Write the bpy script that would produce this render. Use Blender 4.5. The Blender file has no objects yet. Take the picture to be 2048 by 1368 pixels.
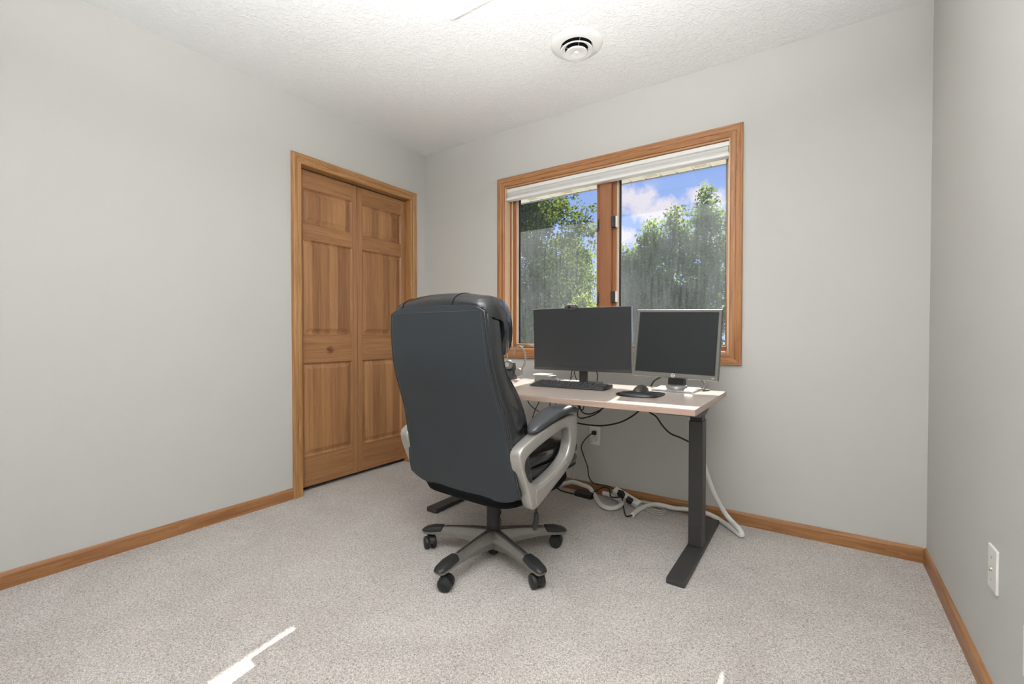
import bpy, bmesh, math, random
import numpy as np
from mathutils import Vector, Matrix
random.seed(7); rng = np.random.default_rng(7)
S = bpy.context.scene
COL = S.collection
R = math.radians

# ---------------------------------------------------------------- camera
cam_d = bpy.data.cameras.new('camera'); cam = bpy.data.objects.new('camera', cam_d); COL.objects.link(cam)
yaw, pitch, roll, f = 0.5968, -0.0148, 0.0004, 908.33
fw = Vector((-math.sin(yaw)*math.cos(pitch), math.cos(yaw)*math.cos(pitch), math.sin(pitch)))
r0 = Vector((math.cos(yaw), math.sin(yaw), 0)); u0 = r0.cross(fw)
rr = math.cos(roll)*r0 + math.sin(roll)*u0; uu = -math.sin(roll)*r0 + math.cos(roll)*u0
m = Matrix((rr, uu, -fw)).transposed().to_4x4(); m.translation = Vector((2.648, -2.6485, 0.9955))
cam.matrix_world = m
cam_d.sensor_width = 36; cam_d.lens = f/2048*36; cam_d.clip_start = 0.02; cam_d.clip_end = 300
S.camera = cam

# ---------------------------------------------------------------- world, sun, exposure
S.view_settings.view_transform = 'Standard'; S.view_settings.look = 'None'
S.view_settings.gamma = 1; S.view_settings.use_curve_mapping = False
S.view_settings.exposure = 0.0
SUN_STRENGTH = 15.0
LAMP = 3.5
SKY = 1.0

W = bpy.data.worlds.new('sky'); S.world = W; W.use_nodes = True
nt = W.node_tree; nt.nodes.clear()
def wn(t, **k):
    n = nt.nodes.new(t)
    for a, b in k.items(): setattr(n, a, b)
    return n
def lk(a, b): nt.links.new(a, b)
def wmath(op, a, b=None):
    n = wn('ShaderNodeMath', operation=op)
    for i, x in enumerate((a, b)):
        if x is None: continue
        if isinstance(x, (int, float)): n.inputs[i].default_value = x
        else: lk(x, n.inputs[i])
    return n.outputs[0]
tc = wn('ShaderNodeTexCoord'); nrm = wn('ShaderNodeVectorMath', operation='NORMALIZE'); lk(tc.outputs['Generated'], nrm.inputs[0])
sep = wn('ShaderNodeSeparateXYZ'); lk(nrm.outputs[0], sep.inputs[0])
ramp = wn('ShaderNodeValToRGB'); lk(sep.outputs['Z'], ramp.inputs[0])
el = ramp.color_ramp.elements
el[0].position = 0.0; el[0].color = (0.50, 0.62, 0.95, 1)
el[1].position = 0.45; el[1].color = (0.22, 0.38, 0.92, 1)
e2 = el.new(0.22); e2.color = (0.36, 0.51, 0.95, 1)
e3 = el.new(1.0); e3.color = (0.08, 0.20, 0.70, 1)
# clouds: noise on the direction, scattered over the whole dome
mp = wn('ShaderNodeMapping'); mp.inputs['Scale'].default_value = (1, 1, 2.2); mp.inputs['Location'].default_value = (0.35, 0.1, 0.6)
lk(nrm.outputs[0], mp.inputs[0])
no = wn('ShaderNodeTexNoise'); no.inputs['Scale'].default_value = 5.2; no.inputs['Detail'].default_value = 7; no.inputs['Roughness'].default_value = 0.55
lk(mp.outputs[0], no.inputs['Vector'])
cr = wn('ShaderNodeValToRGB'); 
# a few cumulus heads, billowed by the same noise
acc = None
for d_, r_ in (((-0.3286, .9032, .2763), .045), ((-0.3008, .9129, .2761), .040), ((-0.2798, .9273, .2489), .048), ((-0.2479, .9377, .2434), .035), ((-0.1987, .9416, .2719), .034), ((-0.1841, .947, .2631), .034), ((-0.345, .917, .201), .042), ((.25, .90, .30), .12), ((-.75, .60, .25), .14), ((.8, -.3, .35), .2), ((-.6, -.7, .3), .22), ((.1, -.9, .4), .2)):
    ds = wn('ShaderNodeVectorMath', operation='SUBTRACT'); lk(nrm.outputs[0], ds.inputs[0]); ds.inputs[1].default_value = d_
    sq = wn('ShaderNodeVectorMath', operation='MULTIPLY'); lk(ds.outputs[0], sq.inputs[0]); sq.inputs[1].default_value = (1, 1, 1.5)
    ln = wn('ShaderNodeVectorMath', operation='LENGTH'); lk(sq.outputs[0], ln.inputs[0])
    q_ = wmath('SUBTRACT', 1.0, wmath('DIVIDE', ln.outputs['Value'], r_)); q_ = wmath('MAXIMUM', q_, -1.0)
    acc = q_ if acc is None else wmath('MAXIMUM', acc, q_)
nf = wn('ShaderNodeTexNoise'); nf.inputs['Scale'].default_value = 34; nf.inputs['Detail'].default_value = 6; nf.inputs['Roughness'].default_value = .6; lk(nrm.outputs[0], nf.inputs['Vector'])
heads = wmath('ADD', wmath('MULTIPLY', acc, .30), wmath('MULTIPLY', wmath('SUBTRACT', nf.outputs['Fac'], .5), .75))
wisps = wmath('SUBTRACT', no.outputs['Fac'], .10)
lk(wmath('MAXIMUM', wmath('ADD', heads, .53), wisps), cr.inputs[0])
cr.color_ramp.elements[0].position = 0.50; cr.color_ramp.elements[0].color = (0, 0, 0, 1)
cr.color_ramp.elements[1].position = 0.72; cr.color_ramp.elements[1].color = (1, 1, 1, 1)
mixc = wn('ShaderNodeMixRGB'); lk(cr.outputs[0], mixc.inputs[0]); lk(ramp.outputs[0], mixc.inputs[1]); mixc.inputs[2].default_value = (0.88, 0.82, 0.93, 1)
bg = wn('ShaderNodeBackground'); lk(mixc.outputs[0], bg.inputs['Color']); bg.inputs['Strength'].default_value = SKY
wo = wn('ShaderNodeOutputWorld'); lk(bg.outputs[0], wo.inputs[0])

sun_d = bpy.data.lights.new('sun', 'SUN'); sun = bpy.data.objects.new('sun', sun_d); COL.objects.link(sun)
sun_d.energy = SUN_STRENGTH; sun_d.angle = R(0.55); sun_d.color = (1.0, 0.97, 0.91)
SUN_DIR = Vector((0.160, -1.0, -0.80)).normalized()
sun.rotation_euler = SUN_DIR.to_track_quat('-Z', 'Y').to_euler(); sun.location = (-2, 12, 9)
# unseen fill lamp added behind the camera, turned up to bounce off the ceiling
fl_d = bpy.data.lights.new('fill_uplight', 'AREA'); fl = bpy.data.objects.new('fill_uplight', fl_d); COL.objects.link(fl)
fl_d.shape = 'DISK'; fl_d.size = 0.4; fl_d.energy = 96.0; fl_d.color = (0.985, 0.99, 1.0); fl_d.spread = R(113)
fl.location = (2.55, -2.85, 1.05)
fl.rotation_euler = Vector((-0.165, 0.245, 1.0)).normalized().to_track_quat('-Z', 'Y').to_euler()

# ---------------------------------------------------------------- materials
def mat(name, col, rough=0.5, metal=0.0, spec=0.5, noise=None, bump=None, coat=0.0):
    """noise = (scale, amount) colour variation, bump = (scale, strength, distance)"""
    M = bpy.data.materials.new(name); M.use_nodes = True
    t = M.node_tree; b = t.nodes['Principled BSDF']
    c = (*col, 1)
    b.inputs['Base Color'].default_value = c; b.inputs['Roughness'].default_value = rough
    b.inputs['Metallic'].default_value = metal; b.inputs['Specular IOR Level'].default_value = spec
    b.inputs['Coat Weight'].default_value = coat
    tc = t.nodes.new('ShaderNodeTexCoord')
    if noise:
        n = t.nodes.new('ShaderNodeTexNoise'); n.inputs['Scale'].default_value = noise[0]; n.inputs['Detail'].default_value = 4
        t.links.new(tc.outputs['Object'], n.inputs['Vector'])
        r = t.nodes.new('ShaderNodeValToRGB'); t.links.new(n.outputs['Fac'], r.inputs[0])
        a = noise[1]
        r.color_ramp.elements[0].position = .3; r.color_ramp.elements[1].position = .7
        r.color_ramp.elements[0].color = (*[x*(1-a) for x in col], 1); r.color_ramp.elements[1].color = (*[min(1, x*(1+a)) for x in col], 1)
        t.links.new(r.outputs[0], b.inputs['Base Color'])
    if bump:
        n = t.nodes.new('ShaderNodeTexNoise'); n.inputs['Scale'].default_value = bump[0]; n.inputs['Detail'].default_value = 5
        t.links.new(tc.outputs['Object'], n.inputs['Vector'])
        bp = t.nodes.new('ShaderNodeBump'); bp.inputs['Strength'].default_value = bump[1]; bp.inputs['Distance'].default_value = bump[2]
        t.links.new(n.outputs['Fac'], bp.inputs['Height']); t.links.new(bp.outputs[0], b.inputs['Normal'])
    return M

def wood(name, light, dark, axis, grain=1.0, rough=0.42, strips=None, figure=0.5):
    """grain runs along axis 0/1/2; strips = (axis, width, amount) glued-up staves"""
    M = bpy.data.materials.new(name); M.use_nodes = True
    t = M.node_tree; b = t.nodes['Principled BSDF']; L = t.links.new
    tc = t.nodes.new('ShaderNodeTexCoord')
    oi = t.nodes.new('ShaderNodeObjectInfo')
    add = t.nodes.new('ShaderNodeVectorMath'); add.operation = 'ADD'
    mul = t.nodes.new('ShaderNodeVectorMath'); mul.operation = 'SCALE'; mul.inputs[0].default_value = (3.7, 5.1, 4.3)
    L(oi.outputs['Random'], mul.inputs['Scale']); L(tc.outputs['Object'], add.inputs[0]); L(mul.outputs[0], add.inputs[1])
    def grain_noise(sc, along, detail, rough_):
        mp = t.nodes.new('ShaderNodeMapping'); s = [sc, sc, sc]; s[axis] = along; mp.inputs['Scale'].default_value = s
        L(add.outputs[0], mp.inputs[0])
        n = t.nodes.new('ShaderNodeTexNoise'); n.inputs['Scale'].default_value = 1; n.inputs['Detail'].default_value = detail
        n.inputs['Roughness'].default_value = rough_; n.inputs['Distortion'].default_value = 0.6
        L(mp.outputs[0], n.inputs['Vector']); return n.outputs['Fac']
    def mth(op, a, c):
        n = t.nodes.new('ShaderNodeMath'); n.operation = op
        for i, x in enumerate((a, c)):
            if isinstance(x, (int, float)): n.inputs[i].default_value = x
            else: L(x, n.inputs[i])
        return n.outputs[0]
    g1 = grain_noise(28*grain, 1.3*grain, 4, .6)        # broad figure
    g2 = grain_noise(170*grain, 5*grain, 3, .65)        # fine pores
    rings = mth('FRACT', mth('MULTIPLY', g1, 5.0), 0)
    v = mth('ADD', mth('MULTIPLY', rings, figure*.6), mth('ADD', mth('MULTIPLY', g1, .5), mth('MULTIPLY', g2, .6)))
    if strips:
        sx = t.nodes.new('ShaderNodeSeparateXYZ'); L(tc.outputs['Object'], sx.inputs[0])
        q = mth('FLOOR', mth('DIVIDE', mth('ADD', sx.outputs[strips[0]], mth('MULTIPLY', oi.outputs['Random'], .3)), strips[1]), 0)
        wnz = t.nodes.new('ShaderNodeTexWhiteNoise'); wnz.noise_dimensions = '2D'
        cb = t.nodes.new('ShaderNodeCombineXYZ'); L(q, cb.inputs[0]); L(mth('MULTIPLY', oi.outputs['Random'], 91.7), cb.inputs[1])
        L(cb.outputs[0], wnz.inputs['Vector'])
        v = mth('ADD', v, mth('MULTIPLY', mth('SUBTRACT', wnz.outputs['Value'], .5), strips[2]))
    rp = t.nodes.new('ShaderNodeValToRGB'); L(v, rp.inputs[0])
    rp.color_ramp.elements[0].position = .28; rp.color_ramp.elements[0].color = (*light, 1)
    rp.color_ramp.elements[1].position = 1.12 if False else 1.0; rp.color_ramp.elements[1].color = (*dark, 1)
    L(rp.outputs[0], b.inputs['Base Color'])
    b.inputs['Roughness'].default_value = rough
    bp = t.nodes.new('ShaderNodeBump'); bp.inputs['Strength'].default_value = .12; bp.inputs['Distance'].default_value = .002
    L(g2, bp.inputs['Height']); L(bp.outputs[0], b.inputs['Normal'])
    return M

M = {}
M['wall'] = mat('wall_paint', (.572, .566, .542), .85, spec=.25, bump=(260, .12, .002))
M['exterior'] = mat('exterior_siding', (.6, .58, .52), .8)
M['white_metal'] = mat('white_enamel', (.78, .78, .75), .35)
M['white_plastic'] = mat('white_plastic', (.82, .81, .77), .4)
M['white_sleeve'] = mat('white_sleeve', (.76, .75, .72), .6, bump=(400, .3, .002))
M['dark'] = mat('void_shade', (.008, .008, .008), .9, spec=.1)
M['slot'] = mat('dark_slot', (.05, .045, .04), .7)
M['bronze'] = mat('dark_bronze', (.035, .03, .026), .45)
M['gasket'] = mat('black_gasket', (.012, .011, .011), .6)
M['cream'] = mat('cream_weatherstrip', (.82, .70, .50), .45)
M['spacer'] = mat('glazing_spacer', (.68, .62, .55), .4)
M['nickel'] = mat('satin_nickel', (.55, .53, .49), .35, metal=.85)
M['silver'] = mat('brushed_silver_paint', (.44, .425, .40), .33, metal=.55, noise=(60, .05))
M['base_silver'] = mat('graphite_silver', (.25, .238, .22), .32, metal=.6, noise=(60, .05))
M['silver_dark'] = mat('graphite_inlay', (.055, .05, .046), .4, metal=.3)
M['black_plastic'] = mat('black_plastic', (.018, .019, .02), .45, bump=(500, .15, .001))
M['rubber'] = mat('caster_black', (.015, .016, .017), .5)
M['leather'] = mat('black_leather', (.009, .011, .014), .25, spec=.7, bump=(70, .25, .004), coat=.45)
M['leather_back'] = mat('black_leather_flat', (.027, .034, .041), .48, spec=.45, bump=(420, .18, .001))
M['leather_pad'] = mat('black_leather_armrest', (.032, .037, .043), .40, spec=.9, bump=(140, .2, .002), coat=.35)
M['thread'] = mat('grey_thread', (.085, .09, .092), .7)
M['underfabric'] = mat('black_backing_cloth', (.008, .009, .01), .9, spec=.1)
M['steel_grey'] = mat('charcoal_powdercoat', (.038, .037, .036), .5, bump=(900, .1, .0005))
M['cable'] = mat('black_cable', (.012, .012, .012), .5)
M['cord_white'] = mat('white_cord', (.66, .65, .60), .5)
M['bezel_dark'] = mat('monitor_black', (.040, .038, .035), .5)
M['bezel_grey'] = mat('monitor_grey', (.125, .12, .11), .55)
M['screen'] = mat('matte_screen_off', (.022, .024, .026), .42, spec=.5)
M['screen2'] = mat('matte_screen_off_dark', (.016, .0175, .019), .55, spec=.2)
M['stand_silver'] = mat('monitor_foot_silver', (.36, .35, .34), .3, metal=.4)
M['key'] = mat('keycap', (.05, .052, .05), .5)
M['kb_body'] = mat('keyboard_body', (.028, .03, .028), .5)
M['mouse'] = mat('mouse_shell', (.05, .048, .046), .4)
M['pad'] = mat('mouse_pad_fabric', (.03, .03, .033), .8)
M['gel'] = mat('gel_rest', (.014, .015, .019), .35)
M['box_grey'] = mat('grey_box', (.20, .19, .18), .6)
M['webcam'] = mat('webcam_grey', (.07, .07, .072), .5)
M['soffit'] = mat('beige_soffit', (.62, .57, .46), .6)
M['fascia'] = mat('grey_fascia', (.18, .20, .26), .6)
M['blind'] = mat('white_blind', (.66, .655, .635), .6)
M['blind_rail'] = mat('white_blind_rail', (.86, .86, .84), .4)
M['grass'] = mat('lawn', (.07, .12, .03), .9, noise=(3, .35))
M['pale_slab'] = mat('pale_slab', (.55, .53, .49), .9, noise=(4, .12))
M['bark'] = mat('bark', (.09, .07, .05), .9, noise=(12, .3))
M['shingle'] = mat('roof_shingles', (.12, .115, .11), .9)

OAK_L, OAK_D = (.62, .36, .155), (.30, .125, .038)
M['oak_z'] = wood('oak_vertical', OAK_L, OAK_D, 2, 1.15)
M['oak_y'] = wood('oak_along_wall', OAK_L, OAK_D, 1, 1.15)
BASE_L, BASE_D = (.50, .255, .105), (.24, .095, .032)
M['base_y'] = wood('oak_baseboard_y', BASE_L, BASE_D, 1, .9)
M['base_x'] = wood('oak_baseboard_x', BASE_L, BASE_D, 0, .9)
WIN_L, WIN_D = (.56, .29, .125), (.28, .105, .035)
M['win_x'] = wood('window_oak_x', WIN_L, WIN_D, 0, 1.1)
M['win_z'] = wood('window_oak_z', WIN_L, WIN_D, 2, 1.1)
M['sash_x'] = wood('sash_wood_x', (.44, .19, .075), (.22, .075, .024), 0, .8, figure=.2)
M['sash_z'] = wood('sash_wood_z', (.40, .175, .075), (.20, .07, .025), 2, .8, figure=.2)
M['jamb_z'] = wood('jamb_wood_z', (.80, .60, .42), (.58, .36, .20), 2, .8, rough=.25, figure=.2)  # side jambs paler: sky reflection on the varnish put into the colour
M['jamb_x'] = wood('jamb_wood_x', (.66, .40, .20), (.40, .19, .075), 0, .8, figure=.2)
DR_L, DR_D = (.50, .262, .112), (.215, .088, .034)
M['door_z'] = wood('pine_door_vertical', DR_L, DR_D, 2, .75, figure=.3)
M['door_y'] = wood('pine_door_horizontal', DR_L, DR_D, 1, .75, figure=.3)
M['door_panel'] = wood('pine_door_staves', DR_L, DR_D, 2, .75, strips=(1, .062, .42), figure=.25)
M['knob'] = wood('turned_wood', (.36, .14, .06), (.17, .06, .025), 0, 1.5)
M['desk_top'] = wood('laminate_top', (.66, .575, .525), (.48, .395, .35), 0, .8, rough=.13, figure=.25)
M['desk_edge'] = wood('laminate_edge', (.50, .365, .295), (.34, .22, .165), 0, .8, rough=.35, figure=.25)

def carpet():
    X = bpy.data.materials.new('cut_pile_carpet'); X.use_nodes = True
    t = X.node_tree; b = t.nodes['Principled BSDF']; L = t.links.new
    tc = t.nodes.new('ShaderNodeTexCoord')
    def noise(s, d, rgh=.6, dist=0):
        n = t.nodes.new('ShaderNodeTexNoise'); n.inputs['Scale'].default_value = s; n.inputs['Detail'].default_value = d
        n.inputs['Roughness'].default_value = rgh; n.inputs['Distortion'].default_value = dist
        L(tc.outputs['Object'], n.inputs['Vector']); return n.outputs['Fac']
    def ramp(v, p0, c0, p1, c1):
        r = t.nodes.new('ShaderNodeValToRGB'); L(v, r.inputs[0])
        r.color_ramp.elements[0].position = p0; r.color_ramp.elements[0].color = (*c0, 1)
        r.color_ramp.elements[1].position = p1; r.color_ramp.elements[1].color = (*c1, 1); return r.outputs[0]
    fine = noise(190, 3, .7, 1.2)
    c = ramp(fine, .36, (.26, .235, .21), .60, (.73, .685, .645))
    patch = ramp(noise(2.6, 5, .6, .8), .30, (.88, .87, .865), .62, (1.03, 1.03, 1.03))
    mx = t.nodes.new('ShaderNodeMixRGB'); mx.blend_type = 'MULTIPLY'; mx.inputs[0].default_value = 1
    L(c, mx.inputs[1]); L(patch, mx.inputs[2])
    # a few faint reddish stains near the left wall
    st = ramp(noise(7.0, 2, .5, .4), .70, (1, 1, 1), .80, (.86, .76, .74))
    m2 = t.nodes.new('ShaderNodeMixRGB'); m2.blend_type = 'MULTIPLY'; m2.inputs[0].default_value = .8
    L(mx.outputs[0], m2.inputs[1]); L(st, m2.inputs[2])
    L(m2.outputs[0], b.inputs['Base Color'])
    b.inputs['Roughness'].default_value = 1; b.inputs['Specular IOR Level'].default_value = .05
    b.inputs['Sheen Weight'].default_value = .15
    bp = t.nodes.new('ShaderNodeBump'); bp.inputs['Strength'].default_value = .55; bp.inputs['Distance'].default_value = .006
    L(fine, bp.inputs['Height']); L(bp.outputs[0], b.inputs['Normal'])
    return X
M['carpet'] = carpet()

def ceiling_mat():
    X = bpy.data.materials.new('knockdown_ceiling'); X.use_nodes = True
    t = X.node_tree; b = t.nodes['Principled BSDF']; L = t.links.new
    b.inputs['Base Color'].default_value = (.85, .858, .855, 1); b.inputs['Roughness'].default_value = .8; b.inputs['Specular IOR Level'].default_value = .25
    tc = t.nodes.new('ShaderNodeTexCoord')
    n = t.nodes.new('ShaderNodeTexNoise'); n.inputs['Scale'].default_value = 34; n.inputs['Detail'].default_value = 4; n.inputs['Distortion'].default_value = 1.5
    L(tc.outputs['Object'], n.inputs['Vector'])
    r = t.nodes.new('ShaderNodeValToRGB'); r.color_ramp.elements[0].position = .48; r.color_ramp.elements[1].position = .60
    L(n.outputs['Fac'], r.inputs[0])
    bp = t.nodes.new('ShaderNodeBump'); bp.inputs['Strength'].default_value = .42; bp.inputs['Distance'].default_value = .004
    L(r.outputs[0], bp.inputs['Height']); L(bp.outputs[0], b.inputs['Normal'])
    return X
M['ceiling'] = ceiling_mat()

def glass_mat():
    """clear pane with a film of dust that scatters what light falls on it"""
    X = bpy.data.materials.new('dusty_window_glass'); X.use_nodes = True
    t = X.node_tree; t.nodes.clear(); L = t.links.new
    out = t.nodes.new('ShaderNodeOutputMaterial')
    tr = t.nodes.new('ShaderNodeBsdfTransparent'); tr.inputs[0].default_value = (.97, .98, .97, 1)
    gl = t.nodes.new('ShaderNodeBsdfGlossy'); gl.inputs['Roughness'].default_value = .02
    du = t.nodes.new('ShaderNodeBsdfTranslucent'); du.inputs[0].default_value = (.80, .86, .88, 1)
    tc = t.nodes.new('ShaderNodeTexCoord')
    def noise(sc, det, rgh):
        mp = t.nodes.new('ShaderNodeMapping'); mp.inputs['Scale'].default_value = sc; L(tc.outputs['Object'], mp.inputs[0])
        n = t.nodes.new('ShaderNodeTexNoise'); n.inputs['Scale'].default_value = 1; n.inputs['Detail'].default_value = det; n.inputs['Roughness'].default_value = rgh
        L(mp.outputs[0], n.inputs['Vector']); return n.outputs['Fac']
    def mth(op, a, b):
        n = t.nodes.new('ShaderNodeMath'); n.operation = op
        for k, x in enumerate((a, b)):
            if isinstance(x, (int, float)): n.inputs[k].default_value = x
            else: L(x, n.inputs[k])
        return n.outputs[0]
    v = mth('ADD', mth('MULTIPLY', noise((75, 75, 6), 5, .7), .40), mth('ADD', mth('MULTIPLY', noise((230, 230, 200), 3, .75), .38), mth('MULTIPLY', noise((3, 3, 2.2), 2, .5), .35)))
    r = t.nodes.new('ShaderNodeMapRange'); r.inputs['From Min'].default_value = .42; r.inputs['From Max'].default_value = .78
    r.inputs['To Min'].default_value = .004; r.inputs['To Max'].default_value = .050; L(v, r.inputs['Value'])
    m1 = t.nodes.new('ShaderNodeMixShader'); L(r.outputs[0], m1.inputs[0]); L(tr.outputs[0], m1.inputs[1]); L(du.outputs[0], m1.inputs[2])
    fr = t.nodes.new('ShaderNodeFresnel'); fr.inputs[0].default_value = 1.2
    m2 = t.nodes.new('ShaderNodeMixShader'); L(fr.outputs[0], m2.inputs[0]); L(m1.outputs[0], m2.inputs[1]); L(gl.outputs[0], m2.inputs[2])
    L(m2.outputs[0], out.inputs[0]); return X
M['glass'] = glass_mat()

def leaf_mat(name, col, trans):
    X = bpy.data.materials.new(name); X.use_nodes = True
    t = X.node_tree; t.nodes.clear(); L = t.links.new
    out = t.nodes.new('ShaderNodeOutputMaterial'); d = t.nodes.new('ShaderNodeBsdfDiffuse'); tl = t.nodes.new('ShaderNodeBsdfTranslucent')
    tc = t.nodes.new('ShaderNodeTexCoord'); n = t.nodes.new('ShaderNodeTexNoise'); n.inputs['Scale'].default_value = 1.7; n.inputs['Detail'].default_value = 6
    L(tc.outputs['Object'], n.inputs['Vector'])
    def ramp(c):
        r = t.nodes.new('ShaderNodeValToRGB'); L(n.outputs['Fac'], r.inputs[0])
        r.color_ramp.elements[0].position = .35; r.color_ramp.elements[1].position = .7
        r.color_ramp.elements[0].color = (*[x*.55 for x in c], 1); r.color_ramp.elements[1].color = (*[x*1.4 for x in c], 1); return r.outputs[0]
    L(ramp(col), d.inputs[0]); L(ramp(trans), tl.inputs[0])
    mx = t.nodes.new('ShaderNodeMixShader'); mx.inputs[0].default_value = .4
    L(d.outputs[0], mx.inputs[1]); L(tl.outputs[0], mx.inputs[2]); L(mx.outputs[0], out.inputs[0]); return X
M['leaf_dark'] = leaf_mat('leaf_dark_green', (.055, .08, .028), (.17, .22, .04))
M['leaf_mid'] = leaf_mat('leaf_mid_green', (.085, .13, .035), (.29, .40, .08))
M['leaf_lime'] = leaf_mat('leaf_yellow_green', (.13, .17, .03), (.40, .48, .07))

def emit(name, col, s):
    X = bpy.data.materials.new(name); X.use_nodes = True; t = X.node_tree; t.nodes.clear()
    e = t.nodes.new('ShaderNodeEmission'); e.inputs[0].default_value = (*col, 1); e.inputs[1].default_value = s
    o = t.nodes.new('ShaderNodeOutputMaterial'); t.links.new(e.outputs[0], o.inputs[0]); return X
M['lamp'] = emit('lit_diffuser', (1.0, .955, .90), LAMP)

# ---------------------------------------------------------------- mesh helpers
def tag(o, label=None, cat=None, group=None, kind=None):
    if label: o['label'] = label
    if cat: o['category'] = cat
    if group: o['group'] = group
    if kind: o['kind'] = kind
    return o
def thing(name, label, cat, loc=(0, 0, 0), rz=0, group=None, kind=None):
    o = bpy.data.objects.new(name, None); COL.objects.link(o); o.location = loc; o.rotation_euler = (0, 0, rz)
    o.empty_display_size = .1
    return tag(o, label, cat, group, kind)
def link(name, me, parent=None):
    o = bpy.data.objects.new(name, me); COL.objects.link(o)
    if parent is not None: o.parent = parent
    return o
class MB:
    def __init__(s): s.v = []; s.f = []
    def add(s, vs, fs):
        b = len(s.v); s.v += [tuple(p) for p in vs]; s.f += [tuple(i+b for i in q) for q in fs]; return s
    def box(s, x0, x1, y0, y1, z0, z1):
        return s.add([(x0,y0,z0),(x1,y0,z0),(x1,y1,z0),(x0,y1,z0),(x0,y0,z1),(x1,y0,z1),(x1,y1,z1),(x0,y1,z1)],
                     [(0,3,2,1),(4,5,6,7),(0,1,5,4),(1,2,6,5),(2,3,7,6),(3,0,4,7)])
    def hexa(s, P):   # 8 points ordered like box
        return s.add(P, [(0,3,2,1),(4,5,6,7),(0,1,5,4),(1,2,6,5),(2,3,7,6),(3,0,4,7)])
    def loft(s, rings, cap=True, closed=False):
        n = len(rings[0]); vs = [p for r in rings for p in r]; fs = []
        K = len(rings)
        for k in range(K if closed else K-1):
            a = k*n; b = ((k+1) % K)*n
            for i in range(n): j = (i+1) % n; fs.append((a+i, a+j, b+j, b+i))
        if cap and not closed:
            fs.append(tuple(range(n-1, -1, -1))); fs.append(tuple((K-1)*n+i for i in range(n)))
        return s.add(vs, fs)
    def tube(s, pts, r, n=8, smooth=0, cap=True, closed=False):
        P = [Vector(p) for p in pts]
        if smooth: P = catmull(P, smooth, closed)
        rad = r if callable(r) else (lambda t: r)
        rings = []; K = len(P); up = None
        for k, p in enumerate(P):
            if closed: t = P[(k+1) % K]-P[k-1]
            else: t = P[min(k+1, K-1)]-P[max(k-1, 0)]
            t.normalize()
            if up is None: up = Vector((0,0,1)) if abs(t.z) < .9 else Vector((1,0,0))
            a = t.cross(up).normalized(); b = a.cross(t).normalized(); up = b
            q = rad(k/max(1, K-1))
            rings.append([p+q*(math.cos(2*math.pi*i/n)*a+math.sin(2*math.pi*i/n)*b) for i in range(n)])
        return s.loft(rings, cap, closed)
    def lathe(s, prof, n=24, c=(0,0,0), axis=2, cap=True):
        rings = []
        for r, h in prof:
            ring = []
            for i in range(n):
                t = 2*math.pi*i/n; p = [r*math.cos(t), r*math.sin(t), h]
                if axis == 0: p = [h, p[0], p[1]]
                if axis == 1: p = [p[1], h, p[0]]
                ring.append((c[0]+p[0], c[1]+p[1], c[2]+p[2]))
            rings.append(ring)
        return s.loft(rings, cap)
    def prism(s, poly, f, a, b):   # poly 2-D, f(p, q, h) -> xyz
        n = len(poly)
        vs = [f(*p, a) for p in poly]+[f(*p, b) for p in poly]
        return s.add(vs, [tuple(range(n-1, -1, -1)), tuple(range(n, 2*n))]+[(i, (i+1) % n, n+(i+1) % n, n+i) for i in range(n)])
    def build(s, name, m, parent=None, bevel=0, seg=1, smooth=None, sub=0, label=None, mats=None):
        me = bpy.data.meshes.new(name)
        bm = bmesh.new(); vv = [bm.verts.new(p) for p in s.v]
        for q in s.f:
            try: bm.faces.new([vv[i] for i in q])
            except ValueError: pass
        bmesh.ops.recalc_face_normals(bm, faces=bm.faces)
        if bevel:
            es = [e for e in bm.edges if len(e.link_faces) == 2 and e.calc_face_angle(0) > R(20)]
            bmesh.ops.bevel(bm, geom=es, offset=bevel, segments=seg, affect='EDGES', profile=.6, clamp_overlap=True)
        bm.to_mesh(me); bm.free()
        me.materials.append(m)
        if smooth is not None:
            for p in me.polygons: p.use_smooth = True
            me.set_sharp_from_angle(angle=R(smooth))
        o = link(name, me, parent)
        if sub:
            md = o.modifiers.new('subdivision', 'SUBSURF'); md.levels = sub; md.render_levels = sub
        if label: o['label'] = label
        return o
def catmull(P, n, closed=False):
    out = []; K = len(P)
    for k in range(K if closed else K-1):
        if closed: p0, p1, p2, p3 = P[k-1], P[k], P[(k+1) % K], P[(k+2) % K]
        else: p0, p1, p2, p3 = P[max(k-1, 0)], P[k], P[k+1], P[min(k+2, K-1)]
        for i in range(n):
            t = i/n
            out.append(.5*((2*p1)+(-p0+p2)*t+(2*p0-5*p1+4*p2-p3)*t*t+(-p0+3*p1-3*p2+p3)*t**3))
    if not closed: out.append(P[-1].copy())
    return out
def struct(o, label=None):
    o['kind'] = 'structure'
    if label: o['label'] = label
    return o
def box_obj(name, b, m, parent=None, bevel=0, seg=1, smooth=None, label=None):
    return MB().box(*b).build(name, m, parent, bevel, seg, smooth, label=label)

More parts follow.
